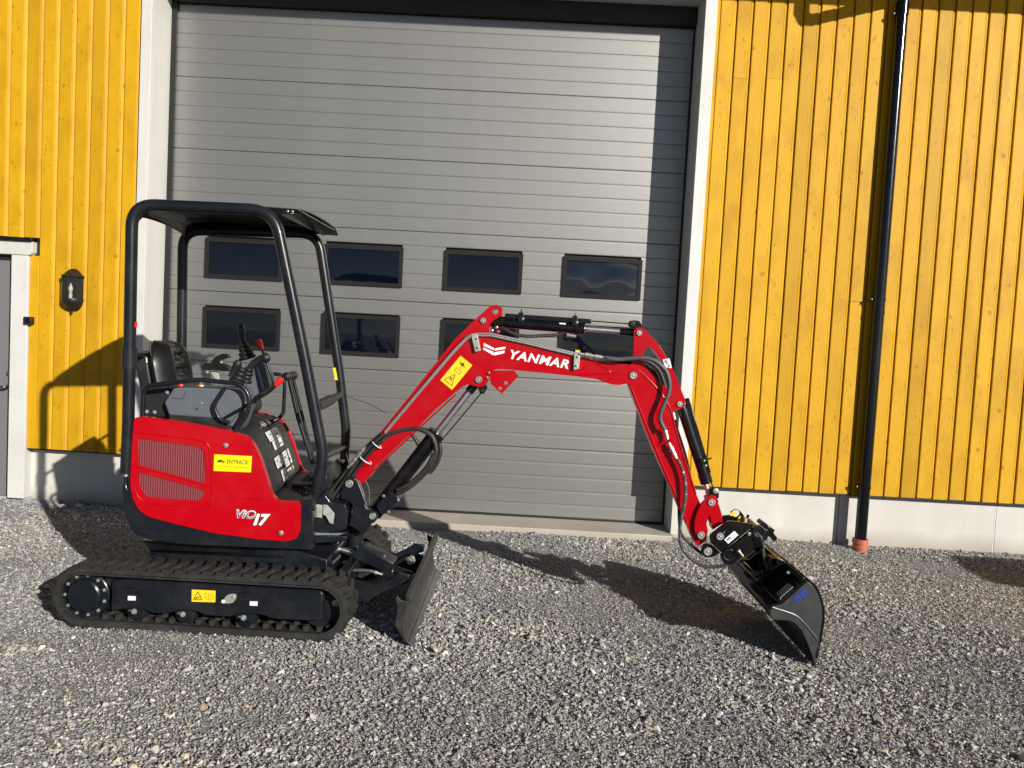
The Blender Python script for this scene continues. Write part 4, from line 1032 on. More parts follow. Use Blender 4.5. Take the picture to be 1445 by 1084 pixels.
MB().tube(g_+[g_[-1]+(g_[-1]-g_[-2]).normalized()*.012], [.017]+[.017+.006*i/len(g_) for i in range(len(g_)-3)]+[.029, .030, .028, .006][:3]+([.006]), 14).build('joystick', M['blackm'], b3) if False else MB().tube(g_, [.016+.008*i/(len(g_)-1) for i in range(len(g_))], 14).build('joystick', M['blackm'], b3)
MB().lathe(g_[-1]-(g_[-1]-g_[-2]).normalized()*.026, (g_[-1]-g_[-2]), [(0, .004), (.006, .022), (.02, .030), (.034, .030), (.048, .022), (.054, .004)], 18).build('knob', M['blackm'], b3)
# far armrest
ar = MB(); px(ar, BF, [(283, 517), (290, 512.5), (303, 511.5), (312, 513), (322, 518), (327, 524), (316, 524), (306, 523), (290, 522), (284, 521)], .24, .33, fil=.01)
aro = ar.build('armrest', M['vinyl'], ex, bevel=.012, seg=3)
mb = MB(); px(mb, BF, [(297, 511), (304, 503), (314, 499), (321, 500), (324, 505), (318, 506), (310, 509), (305, 513)], .28, .33, fil=.006); mb.build('wrist_rest', M['vinyl'], aro, bevel=.008)
mb = MB(); px(mb, BF, [(296, 524), (307, 524), (310, 538), (306, 538)], .27, .29); mb.build('armrest_bracket', M['galv'], aro, bevel=.002)
for a, b, r_ in ((292, 525, .011), (312, 511.5, .010), (311, 537.5, .008)): bolt('bolt', BF.at(a, b, .26), -BF.L, r_, aro)
mb = MB(); mb.prism(fillet(BF.P([(344, 566), (352, 560), (362, 566), (362, 580), (350, 586)], .0), .02, 4, True), BF.L*.15); mb.build('column_base', M['blackm'], ex, bevel=.01)

# ------------------------------------------------------------------ boom swing post
SWF = Frame((-.99, 4.50, 0), 0)
SW = [(486, 677.6), (488.5, 673.6), (493, 672.4), (499.7, 673.8), (504, 680), (514, 702), (514.5, 712), (518, 718.5), (524, 721), (531, 724.5), (532, 731), (525, 738), (517, 749), (512, 755), (493, 740), (493, 733), (497.5, 723), (497, 712), (492, 707.5), (480, 704), (480.5, 697.6)]
for o0 in (-.115, .055):
    mb = MB(); px(mb, SWF, SW, o0, o0+.05, fil=.006); sw = mb.build('swing_post_plate', M['navy'], ex, bevel=.004)
mb = MB(); px(mb, SWF, [(498, 705), (513, 712), (513, 745), (497, 742)], -.07, .06); mb.build('swing_post_core', M['navy'], ex, bevel=.004)
kc = SWF.at(501.5, 756, 0)
MB().lathe((kc.x, kc.y, SWF.at(501.5, 771, 0).z), Z, [(0, .040), (.004, .047), (.028, .047), (.032, .043), (.036, .047), (.095, .047), (.10, .043), (.104, .047), (.128, .047)], 32).build('king_pin', M['navy'], ex, angle=30)
MB().lathe((kc.x, kc.y, SWF.at(501.5, 771, 0).z+.1285), Z, [(0, .046), (.012, .045), (.018, .036), (.020, .01)], 32).build('pin_cap', M['galv'], ex, angle=30)
pn = MB(); 
def pin(name, fr, x_, y_, off, r, par, mat='zinc', inner=True):
    c = fr.at(x_, y_, off); o = MB().lathe(c, -fr.L, [(0, r), (.008, r), (.0105, r*.88), (.0105, r*.62), (.007, r*.58), (.007, r*.3), (.012, r*.28), (.013, r*.1)], 24).build(name, M[mat], par, angle=30); return o
pin('pin', SWF, 493, 682.6, -.115, .023, sw); pin('pin', SWF, 525.8, 728.3, -.115, .020, sw)
mb = MB(); px(mb, BF, [(427, 707.5), (441, 705), (459, 698), (467, 708.6), (487.5, 712.5), (491, 724), (488.6, 747), (436, 760)], -.30, .25, fil=.008); sb = mb.build('swing_bracket', M['navy'], ex, bevel=.006)
mb = MB(); px(mb, BF, [(434, 757), (489, 757), (489, 764), (433, 768)], -.30, .25); mb.build('swing_bracket_foot', M['navy'], ex, bevel=.004)
mb = MB(); px(mb, BF, [(456.5, 712), (462, 713), (472, 725), (470.4, 739.7), (465.4, 738.6), (460, 728.6), (455.5, 726)], -.33, -.325); gb = mb.build('lock_bracket', M['galv'], ex, bevel=.001)
mb = MB(); px(mb, BF, [(443.5, 711), (455, 713), (454.5, 731), (443, 729.5)], -.325, -.32); mb.build('bracket_flange', M['galv'], gb, bevel=.001)
MB().cyl(BF.at(434, 754, -.38), SWF.at(489, 754, -.10), .0125).build('swing_cylinder_rod', M['chrome'], ex)
MB().cyl(BF.at(420, 754, -.38), BF.at(436, 754, -.38), .022).build('swing_cylinder', M['black'], ex)

# ------------------------------------------------------------------ boom
BM = [(487.5, 678), (491, 671.5), (524.3, 625.5), (621.7, 504), (641, 479.5), (672.7, 448.8), (690.5, 433), (696, 430.3), (702, 430.3), (708, 434.5), (708.8, 441), (706.5, 446), (695, 453), (691.5, 458), (690.4, 468), (720, 478.5), (800, 495.4), (844, 507.6), (875, 513), (886, 514), (895, 517.4), (903, 523), (905, 532), (900, 540), (890, 544), (884, 541.5), (875, 543.5), (864, 543), (852.9, 539.6), (841.8, 535), (808.6, 530.7), (760, 525.8), (723.6, 522.2), (706, 520.8), (698, 521.5), (692, 526), (689, 538), (684, 544.5), (676, 546.5), (668, 544), (661.6, 542.5), (655, 544), (641.6, 554), (612, 580), (584, 608.5), (530, 658), (518, 677), (509, 684), (500, 689), (491, 688)]
BW = .062
H1 = AF.at(699, 439.5, -BW)
bo = MB(); bo.prism(fillet(AF.P(BM, -BW), .006, 2, True), AF.L*(2*BW), [circ(H1, AF.F, Z, .017, 16)])
boom = bo.build('boom', M['red'], ex, bevel=.004, seg=3)
# box-section flanges standing proud of the side plates
def flange(pts, w_=.010, proud=.008):
    p = spline(AF.P(pts, -BW), 5); mb = MB(); mb.tube(p, w_*.5, 8); return mb.build('weld_seam', M['red'], boom)
flange([(497, 669), (530, 627.5), (600, 540), (632, 499), (655, 476)], .009); flange([(520, 672), (535, 657), (590, 606), (643, 557)], .009)
flange([(830, 506.5), (842, 513), (858, 522), (861, 527), (853, 527.5), (815, 529.5)], .007)
# lighter-lug under the boom
mb = MB(); px(mb, AF, [(690, 523), (726, 523), (731.8, 530.7), (708, 556), (692.6, 541.8)], -BW-.006, -BW+.0035, [circ(AF.at(714, 540.7, -BW-.006), AF.F, Z, .011, 14), circ(AF.at(706, 548, -BW-.006), AF.F, Z, .010, 14)])
lug = mb.build('lamp_bracket', M['red'], boom, bevel=.001)
for a, b, r_ in ((689.8, 526.3, .0065), (687.6, 533, .0065)): bolt('bolt', AF.at(a, b, -BW-.006), -AF.L, r_, boom)
for a, b, r_ in ((682, 452.5, .017), (675.5, 535.8, .020), (893.4, 530, .021)): pin('pin', AF, a, b, -BW, r_, boom)
# maker's name
t0 = AF.at(719.5, 506.2, -BW); t1 = AF.at(802.0, 520.8, -BW); tu = AF.at(720.4, 493.4, -BW)
text('YANMAR', 'maker_lettering', t0, t1, tu, M['white'], boom, .0012, bold=.032, shear=.28, spacing=1.12)
LG = MB()
for quad in ([(682.8, 484), (697.6, 491.6), (697.2, 494.6), (682.4, 488)], [(698.6, 491.8), (713.4, 489.2), (712.8, 492.4), (698.2, 494.9)], [(682.2, 490.4), (697, 497), (696.2, 501.6), (682, 493.2)], [(698, 497.2), (712.2, 494.6), (711.6, 498.4), (697.2, 501.9)]):
    LG.prism(AF.P(quad, -BW-.001), -AF.L*.0008)
LG.build('maker_logo', M['white'], boom, smooth=False)
q = AF.P([(638, 550.4), (666.6, 515.4), (649.8, 502), (621.2, 536.6)], -BW-.0002)
ds = decal('crush_hazard_sticker', q, M['orangey'], boom)
line_art([[(.10, .18), (.10, .82), (.44, .5), (.10, .18)], [(.18, .40), (.28, .5), (.2, .62)], [(.22, .5), (.34, .46)], [(.24, .56), (.3, .62)]], q, M['ink'], 'pictogram', ds, .04)
line_art([[(.52, .28), (.62, .28), (.62, .70), (.52, .70), (.52, .28)], [(.66, .46), (.76, .46)]], q, M['ink'], 'pictogram', ds, .025)
line_art([[(.80, .30), (.80, .66)], [(.84, .40), (.84, .62)], [(.77, .52), (.90, .52)], [(.82, .70), (.85, .76)]], q, M['ink'], 'pictogram', ds, .06)

# steel pipes along the boom
pp = [(543, 609.5), (600, 542), (640, 495), (660, 474.5), (671, 471), (692, 471), (740, 481.5), (800, 496), (838, 504)]
for dy, o_ in ((0, -BW-.014), (2.6, -BW-.012)):
    MB().tube(fillet([AF.at(a, b+dy, o_) for a, b in pp], .03, 5), .0068, 12).build('hydraulic_pipe', M['zinc'], boom)
for a, b, c_, d_ in ((668.5, 472, 673.5, 496.5), (814.5, 497.5, 812.5, 522)):
    mb = MB(); px(mb, AF, [(a-4.2, b-1), (a+4.5, b-1.5), (c_+4.8, d_-1.5), (c_-3.2, d_+.5)], -BW-.024, -BW-.001); cl = mb.build('pipe_clamp', M['galv'], boom, bevel=.002)
    bolt('bolt', AF.at((a+c_)/2+1.8, b+6, -BW-.024), -AF.L, .0075, cl); bolt('bolt', AF.at(c_+.8, d_-6, -BW-.024), -AF.L, .0075, cl)
def fitting(A, B, r, par, name='hose_fitting'):
    t = B-A; return MB().tube([A, A+t*.22, A+t*.22, A+t*.42, A+t*.42, A+t*.55, A+t*.55, A+t*.80, A+t*.80, B], [r*.8]*2+[r*1.25]*2+[r*.9]*2+[r*1.1]*2+[r*.8]*2, 8).build(name, M['zinc'], par, angle=25)
fitting(AF.at(817, 499.5, -.085), AF.at(857, 506, -.085), .012, boom); fitting(AF.at(826, 503, -.07), AF.at(850, 508, -.07), .011, boom)
MB().obox(AF.at(815, 495.5, -.08), AF.F*.012, AF.L*.01, Z*.006).build('yellow_tag', M['orangey'], boom)
HS = [(855, 505.2), (872, 507.2), (890, 506), (908, 505), (922, 508), (933, 516), (941.5, 527), (944.8, 543), (943, 556), (937, 571), (932.5, 583), (932.2, 594), (938.5, 607)]
MB().tube(spline([AF.at(a, b, -.105) for a, b in HS], 6), .0125, 14).build('arm_hose', M['hosegrey'], boom)
HS2 = [(850, 508.5), (880, 509), (905, 508), (919, 513), (930, 523), (936, 537), (940, 550)]
MB().tube(spline([AF.at(a, b, -.03) for a, b in HS2], 6), .012, 14).build('arm_hose', M['hose'], boom)
HS3 = [(850, 510), (880, 511), (900, 511), (914, 517), (924, 528), (931, 545)]
MB().tube(spline([AF.at(a, b, .02) for a, b in HS3], 6), .012, 14).build('arm_hose', M['hose'], boom)

# ------------------------------------------------------------------ boom cylinder
def axis_pts(fr, a, b, off): return fr.at(*a, off), fr.at(*b, off)
A, B = axis_pts(AF, (525.8, 728.3), (675.5, 535.8), 0); t = (B-A); Ln = t.length; t.normalize()
P0 = AF.at(619, 611, 0); Lb = (P0-A).dot(t)
bcx = MB().lathe(A, t, [(.02, .045), (Lb-.05, .045), (Lb-.048, .053), (Lb-.004, .053), (Lb, .045), (Lb+.001, .024)], 30).build('boom_cylinder', M['black'], ex, angle=30)
MB().cyl(A+t*Lb, A+t*(Ln-.07), .021, 24).build('cylinder_rod', M['chrome'], bcx)
MB().lathe(A+t*(Ln-.09), t, [(0, .025), (.07, .027), (.085, .025)], 24).build('rod_end', M['black'], bcx)
mb = MB(); px(mb, AF, [(530.7, 714.5), (551.8, 693), (564, 704), (549, 722), (537.4, 727.5)], -.07, .07); gp_ = mb.build('cylinder_guard', M['navy'], bcx, bevel=.003)
for a, b in ((541.5, 700), (562, 705.5), (548.5, 722.5)): bolt('bolt', AF.at(a, b, -.072), -AF.L, .009, gp_)
MB().lathe(A-AF.L*.05, AF.L, [(0, .034), (.1, .034)], 24).build('rod_eye', M['black'], bcx)
a0, a1 = AF.at(627, 617, -.045), AF.at(678, 556, -.045); MB().cyl(a0, a1, .0035, 8).build('sensor_wire_rod', M['black'], bcx)
mb = MB(); px(mb, AF, [(674, 545), (687, 543), (687.5, 548), (683, 556), (677, 556)], -.055, -.045, fil=.004); ro_ = mb.build('roller_bracket', M['black'], boom, bevel=.002); MB().lathe(AF.at(680.5, 551, -.055), -AF.L, [(0, .013), (.01, .013), (.012, .005)], 16).build('roller', M['blackm'], ro_)
for off_, dx_ in ((-.055, 0), (.05, 6)):
    pts = [(600+dx_, 668), (610+dx_, 654), (615.5+dx_, 636), (611+dx_, 618), (601+dx_, 609.5), (588, 605), (571, 606.5), (552, 612), (537, 622), (524, 633), (506, 647), (492, 662), (480, 676), (470, 690)]
    MB().tube(spline([AF.at(a, b, off_) for a, b in pts], 5), .0145 if off_ < 0 else .013, 12).build('sleeved_hose', M['hose'], ex)
pts = [(596, 640), (590, 627), (584, 617), (576, 612), (562, 611)]; MB().tube(spline([AF.at(a, b, .0) for a, b in pts], 5), .011, 12).build('sleeved_hose', M['hose'], ex)
for k, (a, b, c_, d_, o_) in enumerate(((541, 613, 470, 700, -.10), (538, 612, 464, 697, -.075), (546, 616, 476, 702, -.09))):
    pts = [(a, b), ((a*2+c_)/3-3, (b*2+d_)/3-3), ((a+2*c_)/3-2, (b+2*d_)/3-1), (c_, d_)]
    MB().tube(spline([AF.at(x_, y_, o_) for x_, y_ in pts], 6), .0105, 12).build('boom_foot_hose', M['hose'], ex)
for a, b in (((505, 643.5), (491, 660)), ((515, 631), (504, 644.5))): fitting(AF.at(*a, -.115), AF.at(*b, -.115), .0115, ex)
def cable_tie(p, axis, r, tail=None):
    axis = Vector(axis).normalized(); u = axis.orthogonal().normalized(); v = axis.cross(u)
    o = MB().tube([p+u*math.cos(a)*r*1.25+v*math.sin(a)*r for a in [2*math.pi*i/16 for i in range(16)]], .0028, 6, closed=True).build('cable_tie', M['white'], ex)
t_ = (AF.at(541, 613, -.1)-AF.at(470, 700, -.1)).normalized()
cable_tie(AF.at(516, 649, -.095), t_, .034); cable_tie(AF.at(532, 628, -.095), t_, .026)
MB().tube(spline(AF.T([(514, 700, -.12), (511, 690, -.12), (506, 678, -.12)]), 4), .0022, 6).build('grease_line', M['zinc'], ex)
MB().tube(spline(AF.T([(515, 677, .0), (521, 692, .0), (521, 712, .0)]), 4), .0022, 6).build('grease_line', M['zinc'], ex)
MB().tube(spline(AF.T([(531, 724, -.1), (520, 720, -.1), (514, 705, -.12), (510, 694, -.12), (503, 676, -.12)]), 5), .0025, 6).build('grease_line', M['zinc'], ex)
# hoses bundled along the near side of the boom cylinder
for o_, dy in ((-.062, 0), (-.05, 5)):
    MB().tube(spline([AF.at(a, b+dy, o_) for a, b in [(560, 692), (576, 684), (594, 669), (606, 654), (612, 640)]], 5), .013, 12).build('sleeved_hose', M['hose'], ex)

# ------------------------------------------------------------------ arm cylinder on top
A, B = axis_pts(AF, (682, 452.5), (902, 470), 0); B = AF.at(902, 470, 0); t = (B-A); Ln = t.length; t.normalize(); n2 = t.cross(AF.L).normalized()
if n2.z < 0: n2 = -n2
Lb = (AF.at(825.5, 464, 0)-A).dot(t)
acx = MB().lathe(A, t, [(.03, .030), (.05, .033), (Lb-.06, .033), (Lb-.058, .038), (Lb-.004, .038), (Lb, .030)], 28).build('arm_cylinder', M['black'], ex, angle=30)
MB().cyl(A+t*Lb, A+t*(Ln-.1), .0165, 24).build('cylinder_rod', M['chrome'], acx); MB().lathe(A+t*(Ln-.11), t, [(0, .021), (.08, .024), (.1, .02)], 20).build('rod_end', M['black'], acx)
g0, g1 = AF.at(712.5, 445.5, -.02), AF.at(834.5, 453.5, -.02)
MB().prism([g0-n2*.014, g1-n2*.014, g1+n2*.013, g0+n2*.013], AF.L*.04).build('rod_guard', M['black'], acx, bevel=.003)
MB().cyl(AF.at(834, 453, 0), AF.at(888, 457, 0), .0035, 8).build('sensor_rod', M['black'], acx)
for a, b in ((735, 449), (811, 454)):
    c = AF.at(a, b, -.03); mb = MB(); mb.obox(c+n2*.004, t*.016, AF.L*.012, n2*.028); mb.obox(c+n2*.035, t*.004, AF.L*.006, n2*.016); cl = mb.build('clamp', M['black'], acx, bevel=.002); bolt('bolt', c+t*.012-AF.L*.014-n2*.004, -AF.L, .0075, cl)
MB().obox(AF.at(794, 456.8, -.034), t*.018, AF.L*.001, n2*.004).build('part_sticker', M['white'], acx)
mb = MB(); px(mb, AF, [(886, 459), (888, 453), (895, 452), (902, 453), (905.5, 458), (909, 466), (900, 465), (890, 463)], -.035, -.02, fil=.004); mb.build('roller_bracket', M['black'], acx, bevel=.002)
MB().lathe(AF.at(892, 457, -.036), -AF.L, [(0, .015), (.01, .015), (.012, .006)], 16).build('roller', M['blackm'], acx)
# corrugated hose under it
cpth = spline(AF.T([(708, 462, -.04), (722, 470, -.045), (741, 474.5, -.05), (765, 474, -.05), (790, 472.5, -.05), (800, 473, -.05)]), 14)
MB().tube(cpth, [.0085 if i % 2 else .0115 for i in range(len(cpth))], 10).build('corrugated_hose', M['hose'], acx, angle=20)
fitting(AF.at(796, 472.5, -.05), AF.at(813, 475, -.05), .0095, acx)
for a, b, mt in ((694.5, 466.5, 'zinc'), (703, 468, 'redknob'), (701, 462, 'zinc')): MB().lathe(AF.at(a, b, -.045), -AF.L, [(0, .009), (.012, .009), (.016, .004)], 12).build('port_plug', M[mt], acx)

# ------------------------------------------------------------------ arm (dipper)
AW = .052
ARM = [(891.6, 511), (893.8, 500), (895, 477.6), (894, 468), (898, 462.5), (905, 461.8), (914.9, 471), (930.4, 487), (945.9, 513), (956, 536), (962, 552), (967, 564), (966, 573), (960, 577.5), (950.5, 580.5), (949.8, 585), (957, 615), (966, 645), (975, 672), (982.5, 697), (992, 720), (999, 748), (996, 763), (986, 771), (981, 768), (975, 755), (965, 733), (947, 691), (932.6, 659), (924, 640), (910, 606), (896, 568), (886, 542), (883, 532), (886, 520)]
HOLE = [(908, 497), (912, 490.5), (919, 491), (927, 500), (935, 512), (942, 527), (948, 544), (943.6, 548.4), (933, 542), (924, 531), (915, 521), (908, 512)]
ar_ = MB(); ar_.prism(fillet(AF.P(ARM, -AW), .008, 2, True), AF.L*(2*AW), [AF.P(HOLE, -AW)])
arm = ar_.build('arm', M['red'], ex, bevel=.004, seg=3)
def seam(pts, r=.004): MB().tube(spline(AF.P(pts, -AW), 5), r, 8).build('weld_seam', M['red'], arm)
seam([(901, 522), (918, 538), (932, 554), (945, 575), (952, 600), (962, 635), (975, 675), (982, 697)], .005); seam([(890, 545), (914, 605), (937, 662), (952, 695), (970, 738)], .005)
mb = MB(); mb.tube([AF.at(925, 630.5, -AW), AF.at(948, 622, -AW)], .0055, 8); mb.build('weld_seam', M['red'], arm)
q = AF.P([(938.8, 518.8), (948.2, 519.5), (944.6, 505.6), (935.2, 507.6)], -AW-.0002); s1 = decal('hook_sticker', q, M['white'], arm, fil=.001)
line_art([[(.35, .2), (.5, .1), (.7, .2), (.65, .45), (.45, .5), (.45, .62)], [(.3, .8), (.6, .8)]], q, M['ink'], 'pictogram', s1, .09); MB().prism(circ(qp(q, .38, .72)-AF.L*.002, AF.F, Z, .010, 14), -AF.L*.0005).build('grey_dot', M['greyink'], s1)
for a, b, r_ in ((902, 470, .0165), (959, 570, .0165)): pin('pin', AF, a, b, -AW, r_, arm)
# pipe joint and spiral-wrapped hose down to the coupler
fitting(AF.at(937.5, 604, -.085), AF.at(942, 620, -.085), .011, arm); fitting(AF.at(943.7, 625, -.085), AF.at(955, 648, -.085), .012, arm)
MB().obox(AF.at(942, 622, -.06), AF.F*.035+Z*.008, AF.L*.012, Z*.004).build('hose_bracket', M['red'], arm, bevel=.001)
def spiral(pts, off, r, name, par, fr=AF, turns=10, mat='hose'):
    path = spline([fr.at(a, b, off) for a, b in pts], 10); MB().tube(path, r, 12).build(name, M[mat], par)
    # wrap
    L_ = [0]
    for p, q_ in zip(path[:-1], path[1:]): L_.append(L_[-1]+(q_-p).length)
    n = int(L_[-1]/.0016); wp = []
    up0 = Vector((0, 1, 0))
    for i in range(n):
        d = L_[-1]*i/n; j = max(0, min(len(path)-2, next((k_ for k_ in range(len(L_)-1) if L_[k_+1] >= d), len(path)-2)))
        f_ = (d-L_[j])/max(1e-6, L_[j+1]-L_[j]); p = path[j].lerp(path[j+1], f_); t = (path[j+1]-path[j]).normalized()
        u = (up0-t*up0.dot(t)).normalized(); v = t.cross(u); a = 2*math.pi*d/.0115; wp.append(p+(u*math.cos(a)+v*math.sin(a))*(r+.0016))
    MB().tube(wp, .0024, 4).build('spiral_wrap', M['wrap'], par)
spiral([(955, 647), (961, 658), (966.5, 680), (966.5, 706), (961, 732), (959.3, 755), (961, 770), (972, 786), (986, 796), (1000, 800), (1018, 799), (1033, 793), (1046, 787)], -.09, .0085, 'coupler_hose', ex)
MB().tube(spline([AF.at(a, b, -.02) for a, b in [(958, 715), (958.5, 735), (961, 752), (970, 764), (981, 774), (990, 781)]], 6), .0085, 10).build('coupler_hose', M['hose'], ex)

# ------------------------------------------------------------------ bucket cylinder
A, B = AF.at(959, 570, 0), AF.at(1004, 708.8, 0); t = (B-A); Ln = t.length; t.normalize(); n3 = t.cross(AF.L).normalized()
if n3.x < 0: n3 = -n3
Lb = (AF.at(992, 684, 0)-A).dot(t)
bcy2 = MB().lathe(A+n3*.008, t, [(.015, .030), (.05, .032), (Lb-.06, .032), (Lb-.058, .036), (Lb-.004, .036), (Lb, .028)], 28).build('bucket_cylinder', M['black'], ex, angle=30)
MB().cyl(A+t*Lb, B, .016, 20).build('cylinder_rod', M['chrome'], bcy2)
g0, g1 = AF.at(969.5, 563, -.02), AF.at(1000.5, 668, -.02)
MB().prism([g0-n3*.012, g1-n3*.012, g1+n3*.013, g0+n3*.013], AF.L*.04).build('rod_guard', M['black'], bcy2, bevel=.003)
MB().cyl(AF.at(1000, 667, -.01), AF.at(1007, 692, -.01), .004, 8).build('sensor_rod', M['black'], bcy2)
c = AF.at(993, 650, -.035); mb = MB(); mb.obox(c, t*.02, AF.L*.012, n3*.022); mb.obox(c+n3*.03, t*.004, AF.L*.005, n3*.018); cl = mb.build('clamp', M['black'], bcy2, bevel=.002)
for d_ in (.0, .03): bolt('bolt', c+t*d_-AF.L*.014, -AF.L, .007, cl)
MB().tube(spline([AF.at(a, b, .03) for a, b in [(951, 584), (954, 600), (962, 625), (968, 645), (974, 672)]], 5), .007, 8).build('cylinder_hose', M['hosegrey'], bcy2)
fitting(AF.at(949, 581, -.02), AF.at(952, 592, -.02), .010, bcy2)

# ------------------------------------------------------------------ bucket link
LK1 = [(998, 702), (1003, 698.5), (1010, 700), (1014.5, 708), (1012, 714), (1005.5, 722), (1000, 730), (996.5, 741), (997, 750), (996.5, 757), (992, 763), (986, 762), (982, 756), (979.5, 745), (980.5, 733), (984, 722), (990, 710)]
for o0 in (-.078, .060): mb = MB(); px(mb, AF, LK1, o0, o0+.018, fil=.006); lk = mb.build('bucket_link', M['red'], ex, bevel=.002); lkn = lk if o0 < 0 else lkn
LK2 = [(999, 706), (1004, 701), (1010.5, 704), (1015, 714), (1018.5, 725), (1020, 739), (1012, 744), (1005.5, 748), (1003, 735), (1001.5, 724), (998, 718)]
mb = MB(); px(mb, AF, LK2, -.046, .046, fil=.005); mb.build('push_link', M['red'], ex, bevel=.004)
for a, b in ((1004, 708.8), (989, 755)): 
    c_ = AF.at(a, b, -.078); MB().cyl(c_, c_+AF.L*.156, .014).build('link_pin', M['zinc'], ex); pin('pin', AF, a, b, -.078, .0215, ex)
mb = MB(); px(mb, AF, [(1001, 694), (1005, 687.5), (1012, 688), (1014.5, 694), (1014.5, 703), (1010, 705), (1004, 699)], -.035, -.015, fil=.005); rb = mb.build('roller_bracket', M['black'], ex, bevel=.002)
MB().lathe(AF.at(1009.5, 692.5, -.036), -AF.L, [(0, .016), (.012, .016), (.014, .006)], 16).build('roller', M['zinc'], rb)

# ------------------------------------------------------------------ quick coupler
CF = AF; CWd = .11
cpl = empty('coupler', (0, 0, 0)); put(cpl, ex)
CP = [(1002, 755.5), (1025, 737), (1031, 735.3), (1062, 740), (1064.7, 742), (1040, 762), (1018, 780), (1010, 773), (1003, 766)]
for o0 in (-CWd, CWd-.022):
    mb = MB(); px(mb, CF, CP, o0, o0+.022, fil=.006); cpo = mb.build('coupler_plate', M['black'], cpl, bevel=.003)
    cpn = cpo if o0 < 0 else cpn
mb = MB(); px(mb, CF, [(1012, 768), (1050, 745), (1063, 743), (1018, 779)], -CWd+.02, CWd-.02); mb.build('coupler_core', M['black'], cpl, bevel=.003)
mb = MB(); px(mb, CF, [(990, 777), (993, 769.5), (1001, 768), (1008, 772), (1016, 780), (1011, 784), (1005, 786.5), (996, 787), (991, 783)], -.085, -.055, fil=.006); mb.build('coupler_ear', M['black'], cpl, bevel=.003)
mb = MB(); px(mb, CF, [(990, 777), (993, 769.5), (1001, 768), (1008, 772), (1016, 780), (1011, 784), (1005, 786.5), (996, 787), (991, 783)], .055, .085, fil=.006); mb.build('coupler_ear', M['black'], cpl, bevel=.003)
pin('pin', CF, 1015.8, 756.8, -CWd, .022, cpn); pin('pin', CF, 998.6, 778, -.085, .024, cpl)
bolt('bolt', CF.at(1057, 753.6, -CWd-.02), -CF.L, .010, cpl, M['galv']); bolt('bolt', CF.at(1021.5, 751.3, -CWd), -CF.L, .004, cpl)
q = CF.P([(1027.6, 767.4), (1041.9, 755), (1036.2, 749.2), (1022, 761.4)], -CWd-.0002); s2 = decal('maker_label', q, M['white'], cpl, fil=.001)
line_art([[(.1, .70), (.45, .70)], [(.1, .58), (.45, .58)]], q, M['blue'], 'print', s2, .13); line_art([[(.1, .36), (.9, .36)], [(.1, .22), (.8, .22)], [(.55, .62), (.9, .62)]], q, M['greyink'], 'print', s2, .06)
# lock indicator ring with yellow stickers behind
mb = MB(); rc = CF.at(1038.5, 724.5, .05)
px(mb, CF, [(1018, 736), (1020, 728), (1031, 727), (1032, 722), (1037, 719.5), (1043, 720), (1048, 725), (1052, 732), (1058, 737), (1050, 742), (1022, 742)], .05, .065, [circ(rc, CF.F, Z, .023, 18)], fil=.0)
lr = mb.build('lock_plate', M['black'], cpl, bevel=.002)
decal('yellow_sticker', CF.P([(1030, 728), (1036.5, 727.6), (1040, 721.5), (1031.5, 723.5)], .049), M['orangey'], lr, fil=.001)
q = CF.P([(1037.5, 736.5), (1046.5, 736), (1049.4, 729.6), (1044, 728)], .049); d_ = decal('yellow_sticker', q, M['orangey'], lr, fil=.001)
line_art([[(.15, .5), (.85, .5)], [(.2, .3), (.6, .3)]], q, M['ink'], 'print', d_, .12)
# tilt beam below
TBm = [(1017, 783), (1040, 765), (1066, 743), (1072, 741), (1088, 751), (1085, 757), (1078, 766), (1072, 772), (1052, 783), (1033, 797), (1022, 795), (1018, 790)]
for o0 in (-CWd-.004, CWd-.02): mb = MB(); px(mb, CF, TBm, o0, o0+.024, fil=.006); tbm = mb.build('hook_plate', M['black'], cpl, bevel=.003)
mb = MB(); px(mb, CF, [(1073, 741), (1077, 736), (1094, 748.5), (1090, 755)], -.115, -.02); mb.build('front_crossbar', M['black'], cpl, bevel=.004)
mb = MB(); px(mb, CF, [(1086, 757), (1092, 752), (1097.6, 760), (1093, 765)], -.115, .0); mb.build('wedge_bar', M['black'], cpl, bevel=.003)
for a, b, r_ in ((1028.6, 783, .030), (1071, 750, .030)): 
    c_ = CF.at(a, b, -CWd-.006); MB().tube(circ(c_, CF.F, Z, r_, 22), .004, 8, closed=True).build('bushing_ring', M['blackm'], cpl); MB().cyl(c_, c_+CF.L*.23, r_*.72).build('bucket_pin', M['black'], cpl)
A, B = CF.at(1041.5, 776.5, -CWd-.03), CF.at(1048.5, 785, -CWd-.03); MB().tube([A, A.lerp(B, .3), A.lerp(B, .3), B], [.010, .010, .0065, .0065], 10).build('lock_pin', M['galv'], cpl)
MB().cyl(CF.at(1052, 731, .0), CF.at(1051, 738, .0), .012).build('grease_cup', M['galv'], cpl)
MB().cyl(CF.at(1056, 726.5, .02), CF.at(1053, 735, .02), .008).build('grease_nipple', M['black'], cpl)

